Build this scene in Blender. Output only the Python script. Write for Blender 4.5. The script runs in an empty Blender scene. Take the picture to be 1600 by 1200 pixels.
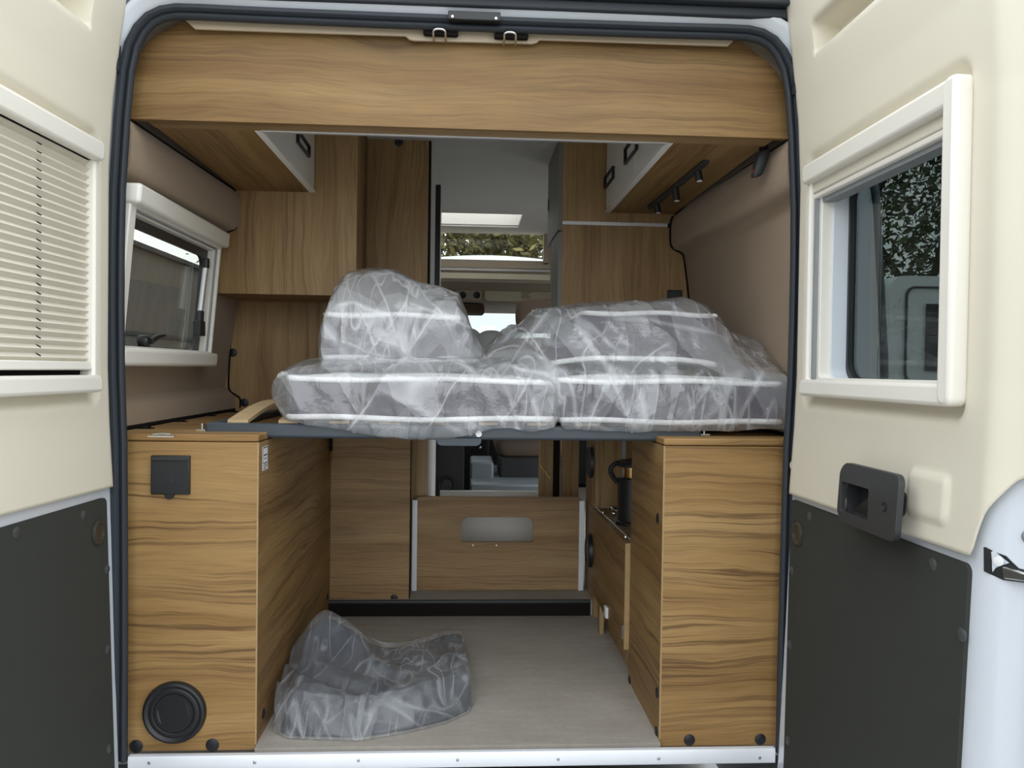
import bpy, bmesh, math, random
from mathutils import Vector, Matrix, noise
R_ = random.Random(7)
C = bpy.context.scene.collection
PI = math.pi
# ------------------------------------------------------------------ camera
F, YAW, PITCH, ROLL = 1250.0, 0.0557569, -0.0171657, -0.0136494
CAM = Vector((0.00854, -1.82733, 0.87411))
cy_, sy_, cp_, sp_, cr_, sr_ = math.cos(YAW), math.sin(YAW), math.cos(PITCH), math.sin(PITCH), math.cos(ROLL), math.sin(ROLL)
FWD = Vector((sy_*cp_, cy_*cp_, sp_)); RT0 = Vector((cy_, -sy_, 0)); UP0 = RT0.cross(FWD)
RT = cr_*RT0 - sr_*UP0; UP = sr_*RT0 + cr_*UP0
def ray(px, py): return RT*((px-800)/F) - UP*((py-600)/F) + FWD
def aY(px, py, Y):
    r = ray(px, py); return CAM + r*((Y-CAM.y)/r.y)
def aX(px, py, X):
    r = ray(px, py); return CAM + r*((X-CAM.x)/r.x)
def aZ(px, py, Z):
    r = ray(px, py); return CAM + r*((Z-CAM.z)/r.z)
cam_d = bpy.data.cameras.new('camera'); cam = bpy.data.objects.new('camera', cam_d); C.objects.link(cam)
cam_d.sensor_width = 36; cam_d.lens = F*36/1600; cam_d.clip_start = .02
cam.matrix_world = Matrix.Translation(CAM) @ Matrix((RT, UP, -FWD)).transposed().to_4x4()
bpy.context.scene.camera = cam
# ------------------------------------------------------------------ node helpers
def new_mat(name):
    m = bpy.data.materials.new(name); m.use_nodes = True
    nt = m.node_tree; nt.nodes.clear()
    return m, nt
def N(nt, t, **kw):
    n = nt.nodes.new(t)
    for k, v in kw.items():
        if k.startswith('i_'):
            key = k[2:]
            key = int(key) if key.isdigit() else key.replace('_', ' ')
            n.inputs[key].default_value = v
        else: setattr(n, k, v)
    return n
def L(nt, a, b): nt.links.new(a, b)
def math_(nt, op, a, b=None, c=None):
    n = N(nt, 'ShaderNodeMath', operation=op)
    for i, v in enumerate((a, b, c)):
        if v is None: continue
        if isinstance(v, (int, float)): n.inputs[i].default_value = v
        else: L(nt, v, n.inputs[i])
    return n.outputs[0]
def ramp(nt, fac, stops, interp='LINEAR'):
    n = N(nt, 'ShaderNodeValToRGB'); e = n.color_ramp; e.interpolation = interp
    while len(e.elements) < len(stops): e.elements.new(.5)
    for el, (p, c) in zip(e.elements, stops):
        el.position = p; el.color = (c[0], c[1], c[2], 1) if not isinstance(c, (int, float)) else (c, c, c, 1)
    L(nt, fac, n.inputs[0]); return n.outputs[0]
def mix(nt, f, a, b, blend='MIX'):
    n = N(nt, 'ShaderNodeMix', data_type='RGBA', blend_type=blend)
    for i, v in ((0, f), (6, a), (7, b)):
        if isinstance(v, (int, float)): n.inputs[i].default_value = v
        elif isinstance(v, tuple): n.inputs[i].default_value = (v[0], v[1], v[2], 1)
        else: L(nt, v, n.inputs[i])
    return n.outputs[2]
def nz(nt, vec, scale, detail=3, rough=.5, dist=0):
    n = N(nt, 'ShaderNodeTexNoise'); n.inputs['Scale'].default_value = scale; n.inputs['Detail'].default_value = detail
    n.inputs['Roughness'].default_value = rough; n.inputs['Distortion'].default_value = dist
    L(nt, vec, n.inputs['Vector']); return n.outputs[0]
def out(nt, sh):
    o = N(nt, 'ShaderNodeOutputMaterial'); L(nt, sh, o.inputs[0])
def comb(nt, a, b, c):
    n = N(nt, 'ShaderNodeCombineXYZ')
    for i, v in enumerate((a, b, c)):
        if isinstance(v, (int, float)): n.inputs[i].default_value = v
        else: L(nt, v, n.inputs[i])
    return n.outputs[0]
def bump(nt, h, strength=.3, dist=.01):
    n = N(nt, 'ShaderNodeBump'); n.inputs['Strength'].default_value = strength; n.inputs['Distance'].default_value = dist
    L(nt, h, n.inputs['Height']); return n.outputs[0]
def thin_fresnel(nt, ior, nrm=None):
    g = N(nt, 'ShaderNodeNewGeometry'); f = N(nt, 'ShaderNodeFresnel')
    L(nt, math_(nt, 'ADD', math_(nt, 'MULTIPLY', g.outputs['Backfacing'], 1/ior-ior), ior), f.inputs[0])
    if nrm is not None: L(nt, nrm, f.inputs['Normal'])
    return f.outputs[0]
def pbr(name, col, rough=.5, metal=0, spec=.5, var=0, vscale=8, bmp=0, bscale=300, coat=0):
    m, nt = new_mat(name)
    b = N(nt, 'ShaderNodeBsdfPrincipled'); b.inputs['Roughness'].default_value = rough; b.inputs['Metallic'].default_value = metal
    b.inputs['Specular IOR Level'].default_value = spec; b.inputs['Base Color'].default_value = (*col, 1)
    b.inputs['Coat Weight'].default_value = coat
    tc = N(nt, 'ShaderNodeTexCoord').outputs['Object']
    if var:
        n = nz(nt, tc, vscale, 4)
        L(nt, ramp(nt, n, [(.3, tuple(c*(1-var) for c in col)), (.7, tuple(min(1, c*(1+var)) for c in col))]), b.inputs['Base Color'])
    if bmp:
        L(nt, bump(nt, nz(nt, tc, bscale, 2), bmp, .002), b.inputs['Normal'])
    out(nt, b.outputs[0]); return m
def wood(name, u, seed=0.0, tone=1.0, con=1.0):
    """laminate with long oak grain running along axis u"""
    m, nt = new_mat(name)
    tc = N(nt, 'ShaderNodeTexCoord').outputs['Object']
    sx = N(nt, 'ShaderNodeSeparateXYZ'); L(nt, tc, sx.inputs[0])
    ax = {'X': sx.outputs[0], 'Y': sx.outputs[1], 'Z': sx.outputs[2]}
    U = math_(nt, 'ADD', ax[u], seed); others = [k for k in 'XYZ' if k != u]
    V = math_(nt, 'ADD', math_(nt, 'ADD', ax[others[0]], ax[others[1]]), seed*1.7)
    # warp, with some knots that push the lines apart
    w1 = nz(nt, comb(nt, math_(nt, 'MULTIPLY', U, 1.6), math_(nt, 'MULTIPLY', V, 5.0), seed), 1.0, 3, .5)
    w2 = nz(nt, comb(nt, math_(nt, 'MULTIPLY', U, 7.0), math_(nt, 'MULTIPLY', V, 16.0), seed), 1.0, 2, .5)
    V2 = math_(nt, 'ADD', V, math_(nt, 'MULTIPLY', math_(nt, 'SUBTRACT', w1, .5), .085))
    V2 = math_(nt, 'ADD', V2, math_(nt, 'MULTIPLY', math_(nt, 'SUBTRACT', w2, .5), .016))
    vo = N(nt, 'ShaderNodeTexVoronoi', feature='F1'); vo.inputs['Scale'].default_value = 1.0; vo.inputs['Randomness'].default_value = 1
    L(nt, comb(nt, math_(nt, 'MULTIPLY', U, 1.7), math_(nt, 'MULTIPLY', V2, 5.5), seed), vo.inputs['Vector'])
    kd = vo.outputs['Distance']
    knot = math_(nt, 'POWER', math_(nt, 'MAXIMUM', math_(nt, 'SUBTRACT', 1.0, math_(nt, 'MULTIPLY', kd, 3.2)), 0), 2.0)
    V3 = math_(nt, 'ADD', V2, math_(nt, 'MULTIPLY', knot, .03))
    band = nz(nt, comb(nt, math_(nt, 'MULTIPLY', U, .8), math_(nt, 'MULTIPLY', V3, 11.0), seed), 1.0, 4, .55)
    line = nz(nt, comb(nt, math_(nt, 'MULTIPLY', U, 1.1), math_(nt, 'MULTIPLY', V3, 74.0), seed+3), 1.0, 3, .55)
    mask = nz(nt, comb(nt, math_(nt, 'MULTIPLY', U, 1.3), math_(nt, 'MULTIPLY', V3, 7.0), seed+9), 1.0, 2, .5)
    fine = nz(nt, comb(nt, math_(nt, 'MULTIPLY', U, 9.0), math_(nt, 'MULTIPLY', V3, 330.0), seed+5), 1.0, 2, .6)
    tr_ = tone if isinstance(tone, tuple) else (tone, tone, tone)
    T = lambda r, g, b: (r*tr_[0], g*tr_[1], b*tr_[2])
    base = ramp(nt, band, [(.26, T(.140, .074, .024)), (.42, T(.215, .122, .042)), (.58, T(.270, .163, .061)), (.76, T(.315, .203, .085))])
    ln = ramp(nt, line, [(.46, 0.0), (.54, .12), (.585, .7), (.625, .85), (.67, .2)])
    mk = ramp(nt, mask, [(.36, 0.30), (.60, 1.0)])
    f = math_(nt, 'MULTIPLY', math_(nt, 'MULTIPLY', ln, mk), .95*con)
    c = mix(nt, f, base, T(.070, .033, .012))
    c = mix(nt, math_(nt, 'MULTIPLY', knot, .75), c, T(.062, .034, .017))
    c = mix(nt, .62, c, ramp(nt, fine, [(.3, .62), (.6, 1.0)]), 'MULTIPLY')
    b = N(nt, 'ShaderNodeBsdfPrincipled'); b.inputs['Roughness'].default_value = .5; b.inputs['Specular IOR Level'].default_value = .35
    L(nt, c, b.inputs['Base Color']); L(nt, bump(nt, fine, .12, .001), b.inputs['Normal'])
    out(nt, b.outputs[0]); return m
def felt(name, col):
    m, nt = new_mat(name); tc = N(nt, 'ShaderNodeTexCoord').outputs['Object']
    n = nz(nt, tc, 420, 3, .7); n2 = nz(nt, tc, 3, 3)
    c = mix(nt, .5, ramp(nt, n, [(.3, tuple(x*.8 for x in col)), (.7, tuple(x*1.15 for x in col))]), ramp(nt, n2, [(.3, tuple(x*.93 for x in col)), (.7, tuple(x*1.06 for x in col))]))
    b = N(nt, 'ShaderNodeBsdfPrincipled'); b.inputs['Roughness'].default_value = .95; b.inputs['Specular IOR Level'].default_value = .1
    b.inputs['Sheen Weight'].default_value = .15
    L(nt, c, b.inputs['Base Color']); L(nt, bump(nt, n, .25, .001), b.inputs['Normal']); out(nt, b.outputs[0]); return m
def film(name, haze=.3, tint=(.92, .94, .97), cs=1.0, lw=.30, bs=.9, gloss=2.3, patch=.13, hz=1.0):
    """clear polythene: mostly see-through, milky along its creases, glossy"""
    m, nt = new_mat(name); tc = N(nt, 'ShaderNodeTexCoord').outputs['Object']
    wv = N(nt, 'ShaderNodeTexNoise'); wv.inputs['Scale'].default_value = 3.5; wv.inputs['Detail'].default_value = 2; L(nt, tc, wv.inputs['Vector'])
    va = N(nt, 'ShaderNodeVectorMath', operation='MULTIPLY_ADD'); L(nt, wv.outputs['Color'], va.inputs[0]); va.inputs[1].default_value = (.04, .04, .04); L(nt, tc, va.inputs[2])
    def field(ang, sx, sz, seed, det=2):
        r = N(nt, 'ShaderNodeVectorRotate', rotation_type='Y_AXIS'); r.inputs['Angle'].default_value = ang; L(nt, va.outputs[0], r.inputs['Vector'])
        mp = N(nt, 'ShaderNodeMapping'); mp.inputs['Scale'].default_value = (sx*cs, 4*cs, sz*cs); mp.inputs['Location'].default_value = (seed, seed*.6, seed*.3)
        L(nt, r.outputs[0], mp.inputs[0]); n = nz(nt, mp.outputs[0], 1.0, det, .5)
        return math_(nt, 'ABSOLUTE', math_(nt, 'SUBTRACT', n, .5))
    fs = [field(.42, 9, 1.0, 1.3, 1), field(-.55, 8, .9, 7.7, 1), field(1.15, 7, 1.2, 4.1, 1), field(-.1, 20, 3, 9.2, 1)]
    mask = [ramp(nt, nz(nt, va.outputs[0], 3.2+i, 2), [(.42, 0.0), (.58, 1.0)]) for i in range(3)]
    h = None; lines = None
    for i, f in enumerate(fs):
        rdg = math_(nt, 'SUBTRACT', .28, math_(nt, 'MINIMUM', f, .28))
        h = math_(nt, 'MULTIPLY', rdg, .9) if h is None else math_(nt, 'ADD', h, math_(nt, 'MULTIPLY', rdg, (.9, .8, .35)[i-1]))
        ln = ramp(nt, f, [(0, 1.0), (.006, .75), (.022, .0)])
        ln = math_(nt, 'MULTIPLY', ln, mask[i % 3])
        lines = ln if lines is None else math_(nt, 'MAXIMUM', lines, ln)
    h = math_(nt, 'ADD', h, math_(nt, 'MULTIPLY', nz(nt, va.outputs[0], 30, 4, .6), .12))
    soft = ramp(nt, nz(nt, va.outputs[0], 5, 4, .6), [(.40, 0.0), (.68, 1.0)])
    def cells(ang, sx, sz, thr):
        r = N(nt, 'ShaderNodeVectorRotate', rotation_type='Y_AXIS'); r.inputs['Angle'].default_value = ang; L(nt, va.outputs[0], r.inputs['Vector'])
        mp = N(nt, 'ShaderNodeMapping'); mp.inputs['Scale'].default_value = (sx*cs, 5*cs, sz*cs); L(nt, r.outputs[0], mp.inputs[0])
        v = N(nt, 'ShaderNodeTexVoronoi', feature='F1'); v.inputs['Scale'].default_value = 1; L(nt, mp.outputs[0], v.inputs['Vector'])
        sp = N(nt, 'ShaderNodeSeparateColor'); L(nt, v.outputs['Color'], sp.inputs[0])
        return ramp(nt, sp.outputs[0], [(thr, 0.0), (thr+.05, 1.0)]), v.outputs['Distance']
    pa, da = cells(.5, 17, 5, .62); pb, db = cells(-.6, 15, 6, .66)
    patches = math_(nt, 'MAXIMUM', pa, math_(nt, 'MULTIPLY', pb, .8))
    h = math_(nt, 'ADD', h, math_(nt, 'ADD', math_(nt, 'MULTIPLY', da, .16), math_(nt, 'MULTIPLY', db, .14)))
    nrm = bump(nt, h, bs, .04)
    df = N(nt, 'ShaderNodeBsdfDiffuse'); df.inputs[0].default_value = (*tint, 1); L(nt, nrm, df.inputs['Normal'])
    tl = N(nt, 'ShaderNodeBsdfTranslucent'); tl.inputs[0].default_value = (*tint, 1); L(nt, nrm, tl.inputs['Normal'])
    milk = N(nt, 'ShaderNodeMixShader'); milk.inputs[0].default_value = .35; L(nt, df.outputs[0], milk.inputs[1]); L(nt, tl.outputs[0], milk.inputs[2])
    tr = N(nt, 'ShaderNodeBsdfTransparent'); tr.inputs[0].default_value = (.975, .975, .975, 1)
    fac = math_(nt, 'ADD', math_(nt, 'MULTIPLY', lines, lw), math_(nt, 'ADD', math_(nt, 'MULTIPLY', soft, .08), math_(nt, 'MULTIPLY', patches, patch)))
    fr = N(nt, 'ShaderNodeLayerWeight'); fr.inputs['Blend'].default_value = .30; L(nt, nrm, fr.inputs['Normal'])
    fac = math_(nt, 'MINIMUM', math_(nt, 'ADD', math_(nt, 'ADD', fac, haze*.45), math_(nt, 'MULTIPLY', fr.outputs['Facing'], haze*hz)), .92)
    s1 = N(nt, 'ShaderNodeMixShader'); L(nt, fac, s1.inputs[0]); L(nt, tr.outputs[0], s1.inputs[1]); L(nt, milk.outputs[0], s1.inputs[2])
    gl = N(nt, 'ShaderNodeBsdfGlossy'); gl.inputs['Roughness'].default_value = .17; L(nt, nrm, gl.inputs['Normal'])
    f2 = thin_fresnel(nt, 1.5, nrm)
    s2 = N(nt, 'ShaderNodeMixShader'); L(nt, math_(nt, 'MINIMUM', math_(nt, 'MULTIPLY', f2, gloss), .8), s2.inputs[0]); L(nt, s1.outputs[0], s2.inputs[1]); L(nt, gl.outputs[0], s2.inputs[2])
    out(nt, s2.outputs[0]); return m
def glass(name, tint, refl=1.0):
    m, nt = new_mat(name)
    tr = N(nt, 'ShaderNodeBsdfTransparent'); tr.inputs[0].default_value = (*tint, 1)
    gl = N(nt, 'ShaderNodeBsdfGlossy'); gl.inputs['Roughness'].default_value = .01
    s = N(nt, 'ShaderNodeMixShader'); L(nt, math_(nt, 'MULTIPLY', thin_fresnel(nt, 1.45), refl), s.inputs[0]); L(nt, tr.outputs[0], s.inputs[1]); L(nt, gl.outputs[0], s.inputs[2])
    out(nt, s.outputs[0]); return m
def rainglass(name, tint):
    m, nt = new_mat(name); tc = N(nt, 'ShaderNodeTexCoord').outputs['Object']
    v = N(nt, 'ShaderNodeTexVoronoi', feature='F1'); v.inputs['Scale'].default_value = 46; L(nt, tc, v.inputs['Vector'])
    drop = ramp(nt, v.outputs['Distance'], [(.07, 1.0), (.11, 0.0)])
    sel = ramp(nt, nz(nt, tc, 9, 2), [(.52, 0.0), (.6, 1.0)])
    dr = math_(nt, 'MULTIPLY', drop, sel)
    tr = N(nt, 'ShaderNodeBsdfTransparent'); tr.inputs[0].default_value = (*tint, 1)
    gl = N(nt, 'ShaderNodeBsdfGlossy'); gl.inputs['Roughness'].default_value = .02
    s = N(nt, 'ShaderNodeMixShader'); L(nt, thin_fresnel(nt, 1.4), s.inputs[0]); L(nt, tr.outputs[0], s.inputs[1]); L(nt, gl.outputs[0], s.inputs[2])
    gd = N(nt, 'ShaderNodeBsdfRefraction'); gd.inputs['IOR'].default_value = 1.33; gd.inputs['Roughness'].default_value = .1
    s2 = N(nt, 'ShaderNodeMixShader'); L(nt, math_(nt, 'MULTIPLY', dr, .6), s2.inputs[0]); L(nt, s.outputs[0], s2.inputs[1]); L(nt, gd.outputs[0], s2.inputs[2])
    out(nt, s2.outputs[0]); return m
def vinyl(name):
    m, nt = new_mat(name); tc = N(nt, 'ShaderNodeTexCoord').outputs['Object']
    mp = N(nt, 'ShaderNodeMapping'); mp.inputs['Scale'].default_value = (3, 14, 3); L(nt, tc, mp.inputs[0])
    n1 = nz(nt, mp.outputs[0], 2.0, 5, .6); n2 = nz(nt, tc, 60, 4, .7); n3 = nz(nt, tc, 3.0, 4, .6)
    c = ramp(nt, n3, [(.3, (.31, .278, .235)), (.55, (.375, .343, .295)), (.75, (.43, .397, .345))])
    c = mix(nt, .35, c, ramp(nt, n1, [(.3, (.28, .252, .212)), (.7, (.44, .413, .37))]))
    c = mix(nt, .3, c, ramp(nt, n2, [(.35, .7), (.65, 1.0)]), 'MULTIPLY')
    b = N(nt, 'ShaderNodeBsdfPrincipled'); b.inputs['Roughness'].default_value = .6; b.inputs['Specular IOR Level'].default_value = .35
    L(nt, c, b.inputs['Base Color']); out(nt, b.outputs[0]); return m
def emit_none(): pass
M = {}
M['cream'] = pbr('cream_plastic', (.715, .668, .545), .42, spec=.4, var=.02, vscale=3)
M['cream_in'] = pbr('cream_trim', (.52, .43, .31), .5)
M['frame_white'] = pbr('window_frame_plastic', (.82, .79, .71), .38)
M['paint'] = pbr('white_body_paint', (.655, .695, .745), .22, coat=.5)
M['kick'] = pbr('charcoal_board', (.040, .042, .036), .85, spec=.25, var=.03, vscale=20, bmp=.35, bscale=700)
M['rubber'] = pbr('door_rubber', (.030, .036, .044), .55, spec=.4)
M['black'] = pbr('black_plastic', (.012, .013, .014), .42)
M['black_soft'] = pbr('soft_black_plastic', (.022, .023, .024), .55)
M['handle'] = pbr('grey_black_plastic', (.034, .036, .037), .5, bmp=.15, bscale=900)
M['gap'] = pbr('dark_gasket', (.012, .010, .009), .8, spec=.1)
M['plug'] = pbr('black_cap', (.010, .012, .015), .5)
M['rivet'] = pbr('dark_rivet', (.055, .058, .058), .35)
M['grom'] = pbr('brown_grommet', (.035, .032, .024), .28)
M['alu'] = pbr('aluminium', (.77, .795, .83), .36, metal=.15, var=.03)
M['alu_matt'] = pbr('matt_aluminium', (.62, .62, .62), .45, metal=.7)
M['steel'] = pbr('steel', (.62, .62, .60), .25, metal=1)
M['brass'] = pbr('brass', (.70, .45, .20), .3, metal=1)
M['wx'] = wood('oak_laminate_along_x', 'X', 0.3, 1.34, 1.0)
M['wx2'] = wood('oak_laminate_crossways', 'X', 4.7, 1.34, 1.0)
M['wx3'] = wood('oak_laminate_beam', 'X', 8.15, 1.02, .6)
M['wx4'] = wood('oak_laminate_lower', 'X', 12.4, (1.42, 1.55, 1.95), .6)  # lightened and cooled tone: makes up for light missing deep inside
M['wy'] = wood('oak_laminate_along_y', 'Y', 1.9, 1.12, .9)
M['wy2'] = wood('oak_laminate_overhead', 'Y', 6.2, 1.15, .7)
M['wz'] = wood('oak_laminate_upright', 'Z', 2.6, (1.42, 1.52, 1.8), .6)  # same oak, tone raised and cooled in place of missing light
M['wz2'] = wood('oak_laminate_tall', 'Z', 5.3, (1.40, 1.48, 1.75), .6)  # likewise lightened in colour for the dim far panels
M['wedge'] = pbr('light_oak_edge', (.36, .24, .11), .5, var=.08, vscale=40)
M['felt'] = felt('taupe_felt', (.315, .235, .160))
M['ceil'] = felt('grey_headliner', (.52, .51, .48))
M['headl'] = pbr('cab_headliner', (.44, .375, .285), .9)
M['visor'] = pbr('sun_visor_cloth', (.60, .55, .42), .85)
M['vinyl'] = vinyl('grey_vinyl_floor')
M['white_door'] = pbr('white_laminate', (.80, .79, .75), .3)
M['bedsteel'] = pbr('blue_grey_steel', (.040, .052, .064), .42, spec=.5)
M['slat'] = pbr('beech_slat', (.50, .36, .20), .5, var=.08, vscale=30)
M['mesh'] = pbr('grey_mesh_fabric', (.064, .052, .072), .9, var=.2, vscale=260, bmp=.4, bscale=500)
M['ticking'] = pbr('white_ticking', (.80, .81, .80), .85, var=.05, vscale=60)
M['piping'] = pbr('white_piping', (.86, .86, .85), .8, bmp=.4, bscale=300)
M['cloth'] = pbr('slate_cloth', (.06, .064, .078), .95, var=.12, vscale=30, bmp=.4, bscale=500)
M['film'] = film('polythene_film', .27)
M['film_top'] = film('polythene_film_milky', .46)
M['film2'] = film('polythene_film_thin', .23, cs=.85)
M['film3'] = film('polythene_film_floor', .12, (.75, .78, .80), cs=1.2, lw=.30, bs=.6, gloss=1.0, patch=.05, hz=.30)
M['tint'] = glass('tinted_acrylic', (.29, .32, .31))
M['rain'] = rainglass('rain_spotted_acrylic', (.72, .73, .70))
M['clear'] = glass('clear_glass', (.92, .95, .94))
M['blind'] = pbr('pleated_blind_cloth', (.70, .655, .555), .8)
M['grey_felt'] = pbr('grey_channel', (.26, .275, .29), .6)
M['seat'] = pbr('brown_seat_leather', (.13, .092, .066), .55)
M['greyseat'] = pbr('grey_bagged_seat', (.36, .37, .36), .4)
M['dash'] = pbr('dark_dashboard', (.018, .018, .020), .6)
M['console'] = pbr('blue_grey_plastic', (.17, .20, .215), .5)
M['mirror'] = pbr('mirror_glass', (.55, .55, .53), .03, metal=1)
M['red'] = pbr('red_button', (.55, .05, .03), .35)
M['yellow'] = pbr('yellow_strip', (.75, .60, .15), .45)
M['paper'] = pbr('white_paper', (.74, .75, .74), .6)
M['ink'] = pbr('dark_ink', (.05, .05, .05), .7)
M['asphalt'] = pbr('wet_asphalt', (.30, .295, .285), .8, var=.2, vscale=6, bmp=.4, bscale=120)
M['brickish'] = pbr('brown_boarding', (.105, .092, .078), .8, var=.12, vscale=5)
M['bark'] = pbr('tree_bark', (.09, .065, .045), .9, var=.3, vscale=12)
M['leafA'] = pbr('autumn_leaf', (.17, .14, .035), .6, var=.35, vscale=1.5)
M['leafB'] = pbr('green_leaf', (.075, .11, .03), .6, var=.35, vscale=1.5)
M['vanwhite'] = pbr('white_van_paint', (.78, .80, .80), .3)
M['grey_lam'] = pbr('grey_laminate', (.17, .165, .148), .5)
M['lens'] = pbr('lamp_lens', (.75, .75, .72), .35)
# skylight diffuser: translucent acrylic
def diffuser():
    m, nt = new_mat('milky_acrylic'); t = N(nt, 'ShaderNodeBsdfTranslucent'); t.inputs[0].default_value = (.9, .88, .84, 1)
    d = N(nt, 'ShaderNodeBsdfTransparent'); d.inputs[0].default_value = (.85, .83, .80, 1)
    s = N(nt, 'ShaderNodeMixShader'); s.inputs[0].default_value = .5; L(nt, t.outputs[0], s.inputs[1]); L(nt, d.outputs[0], s.inputs[2]); out(nt, s.outputs[0]); return m
M['milky'] = diffuser()
# ------------------------------------------------------------------ mesh helpers
BASE = {}
def thing(name, label, cat, loc=(0, 0, 0), group=None, kind=None):
    o = bpy.data.objects.new(name, None); C.objects.link(o); o.location = loc; o.empty_display_size = .05
    o['label'] = label; o['category'] = cat; BASE[o] = Vector(loc)
    if group: o['group'] = group
    if kind: o['kind'] = kind
    return o
def tag(o, label, cat, group=None, kind=None):
    o['label'] = label; o['category'] = cat
    if group: o['group'] = group
    if kind: o['kind'] = kind
    return o
class MB:
    def __init__(s): s.bm = bmesh.new()
    def face(s, pts):
        try: s.bm.faces.new([s.bm.verts.new(p) for p in pts])
        except ValueError: pass
    def box(s, x0, x1, y0, y1, z0, z1):
        v = [s.bm.verts.new(p) for p in ((x0,y0,z0),(x1,y0,z0),(x1,y1,z0),(x0,y1,z0),(x0,y0,z1),(x1,y0,z1),(x1,y1,z1),(x0,y1,z1))]
        for f in ((0,3,2,1),(4,5,6,7),(0,1,5,4),(1,2,6,5),(2,3,7,6),(3,0,4,7)): s.bm.faces.new([v[i] for i in f])
        return s
    def obox(s, o, ex, ey, ez):
        """box from corner o with edge vectors"""
        o, ex, ey, ez = map(Vector, (o, ex, ey, ez))
        p = [o, o+ex, o+ex+ey, o+ey, o+ez, o+ex+ez, o+ex+ey+ez, o+ey+ez]; v = [s.bm.verts.new(q) for q in p]
        for f in ((0,3,2,1),(4,5,6,7),(0,1,5,4),(1,2,6,5),(2,3,7,6),(3,0,4,7)): s.bm.faces.new([v[i] for i in f])
        return s
    def rings(s, rr, close=True, cap=True):
        """loft closed rings"""
        V = [[s.bm.verts.new(p) for p in r] for r in rr]; n = len(V[0])
        for a, b in zip(V[:-1], V[1:]):
            for i in range(n if close else n-1):
                j = (i+1) % n
                s.bm.faces.new((a[i], a[j], b[j], b[i]))
        if cap and close:
            s.bm.faces.new(V[0][::-1]); s.bm.faces.new(V[-1])
        return s
    def cyl(s, p0, p1, r, n=20, r1=None):
        p0, p1 = Vector(p0), Vector(p1); d = (p1-p0).normalized(); a = d.orthogonal().normalized(); b = d.cross(a)
        r1 = r if r1 is None else r1
        s.rings([[p+(a*math.cos(2*PI*i/n)+b*math.sin(2*PI*i/n))*q for i in range(n)] for p, q in ((p0, r), (p1, r1))]); return s
    def lathe(s, o, axis, prof, n=32):
        """prof: list of (radius, height along axis)"""
        o, d = Vector(o), Vector(axis).normalized(); a = d.orthogonal().normalized(); b = d.cross(a)
        s.rings([[o+d*h+(a*math.cos(2*PI*i/n)+b*math.sin(2*PI*i/n))*max(r, 1e-4) for i in range(n)] for r, h in prof]); return s
    def tube(s, pts, r, n=8, closed=False):
        pts = [Vector(p) for p in pts]; m = len(pts); rr = []; a = None
        for i, p in enumerate(pts):
            if closed: d = pts[(i+1) % m]-pts[i-1]
            else: d = pts[min(i+1, m-1)]-pts[max(i-1, 0)]
            d.normalize()
            if a is None: a = d.orthogonal().normalized()
            a = (a-d*a.dot(d)).normalized(); b = d.cross(a)
            q = r[i] if isinstance(r, (list, tuple)) else r
            rr.append([p+(a*math.cos(2*PI*k/n)+b*math.sin(2*PI*k/n))*q for k in range(n)])
        if closed: rr.append(rr[0]); s.rings(rr, cap=False)
        else: s.rings(rr)
        return s
    def prism(s, poly, plane, a, b, holes=()):
        """extrude a 2D polygon (with holes) between a and b along the remaining axis"""
        f = {'XZ': lambda p, d: Vector((p[0], d, p[1])), 'YZ': lambda p, d: Vector((d, p[0], p[1])), 'XY': lambda p, d: Vector((p[0], p[1], d))}[plane] if isinstance(plane, str) else plane
        t = bmesh.new(); es = []
        loops = [poly]+list(holes)
        for lp in loops:
            v = [t.verts.new(f(p, a)) for p in lp]
            es += [t.edges.new((v[i], v[(i+1) % len(v)])) for i in range(len(v))]
        if holes: bmesh.ops.triangle_fill(t, use_beauty=True, use_dissolve=False, edges=es)
        else: t.faces.new(t.verts[:])
        t.verts.index_update()
        co = [v.co.copy() for v in t.verts]; fs = [[v.index for v in fc.verts] for fc in t.faces]; t.free()
        va = [s.bm.verts.new(c) for c in co]; k = 0; vb = []
        for lp in loops:
            for p in lp: vb.append(s.bm.verts.new(f(p, b))); k += 1
        for fc in fs:
            s.bm.faces.new([va[i] for i in fc]); s.bm.faces.new([vb[i] for i in fc[::-1]])
        k = 0
        for lp in loops:
            n = len(lp)
            for i in range(n): s.bm.faces.new((va[k+i], va[k+(i+1) % n], vb[k+(i+1) % n], vb[k+i]))
            k += n
        return s
    def sheet(s, us, vs, fn, skip=None):
        V = [[s.bm.verts.new(fn(u, v)) for v in vs] for u in us]
        for i in range(len(us)-1):
            for j in range(len(vs)-1):
                if skip and skip((us[i]+us[i+1])/2, (vs[j]+vs[j+1])/2): continue
                s.bm.faces.new((V[i][j], V[i+1][j], V[i+1][j+1], V[i][j+1]))
        return s
    def build(s, name, mat, parent=None, bevel=0, smooth=0, seg=2, solid=0, sub=0, weld=True):
        if weld: bmesh.ops.remove_doubles(s.bm, verts=s.bm.verts, dist=1e-6)
        lone = [v for v in s.bm.verts if not v.link_faces]
        if lone: bmesh.ops.delete(s.bm, geom=lone, context='VERTS')
        bmesh.ops.recalc_face_normals(s.bm, faces=s.bm.faces)
        b = Vector((0, 0, 0))
        if parent is not None:
            top = parent
            while top.parent: top = top.parent
            b = BASE.get(top, b)
        if b.length: bmesh.ops.translate(s.bm, vec=-b, verts=s.bm.verts)
        me = bpy.data.meshes.new(name); s.bm.to_mesh(me); s.bm.free()
        o = bpy.data.objects.new(name, me); C.objects.link(o); me.materials.append(M[mat] if isinstance(mat, str) else mat)
        if parent is not None: o.parent = parent
        if smooth or bevel:
            me.polygons.foreach_set('use_smooth', [True]*len(me.polygons)); me.set_sharp_from_angle(angle=math.radians(smooth or 35))
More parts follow.
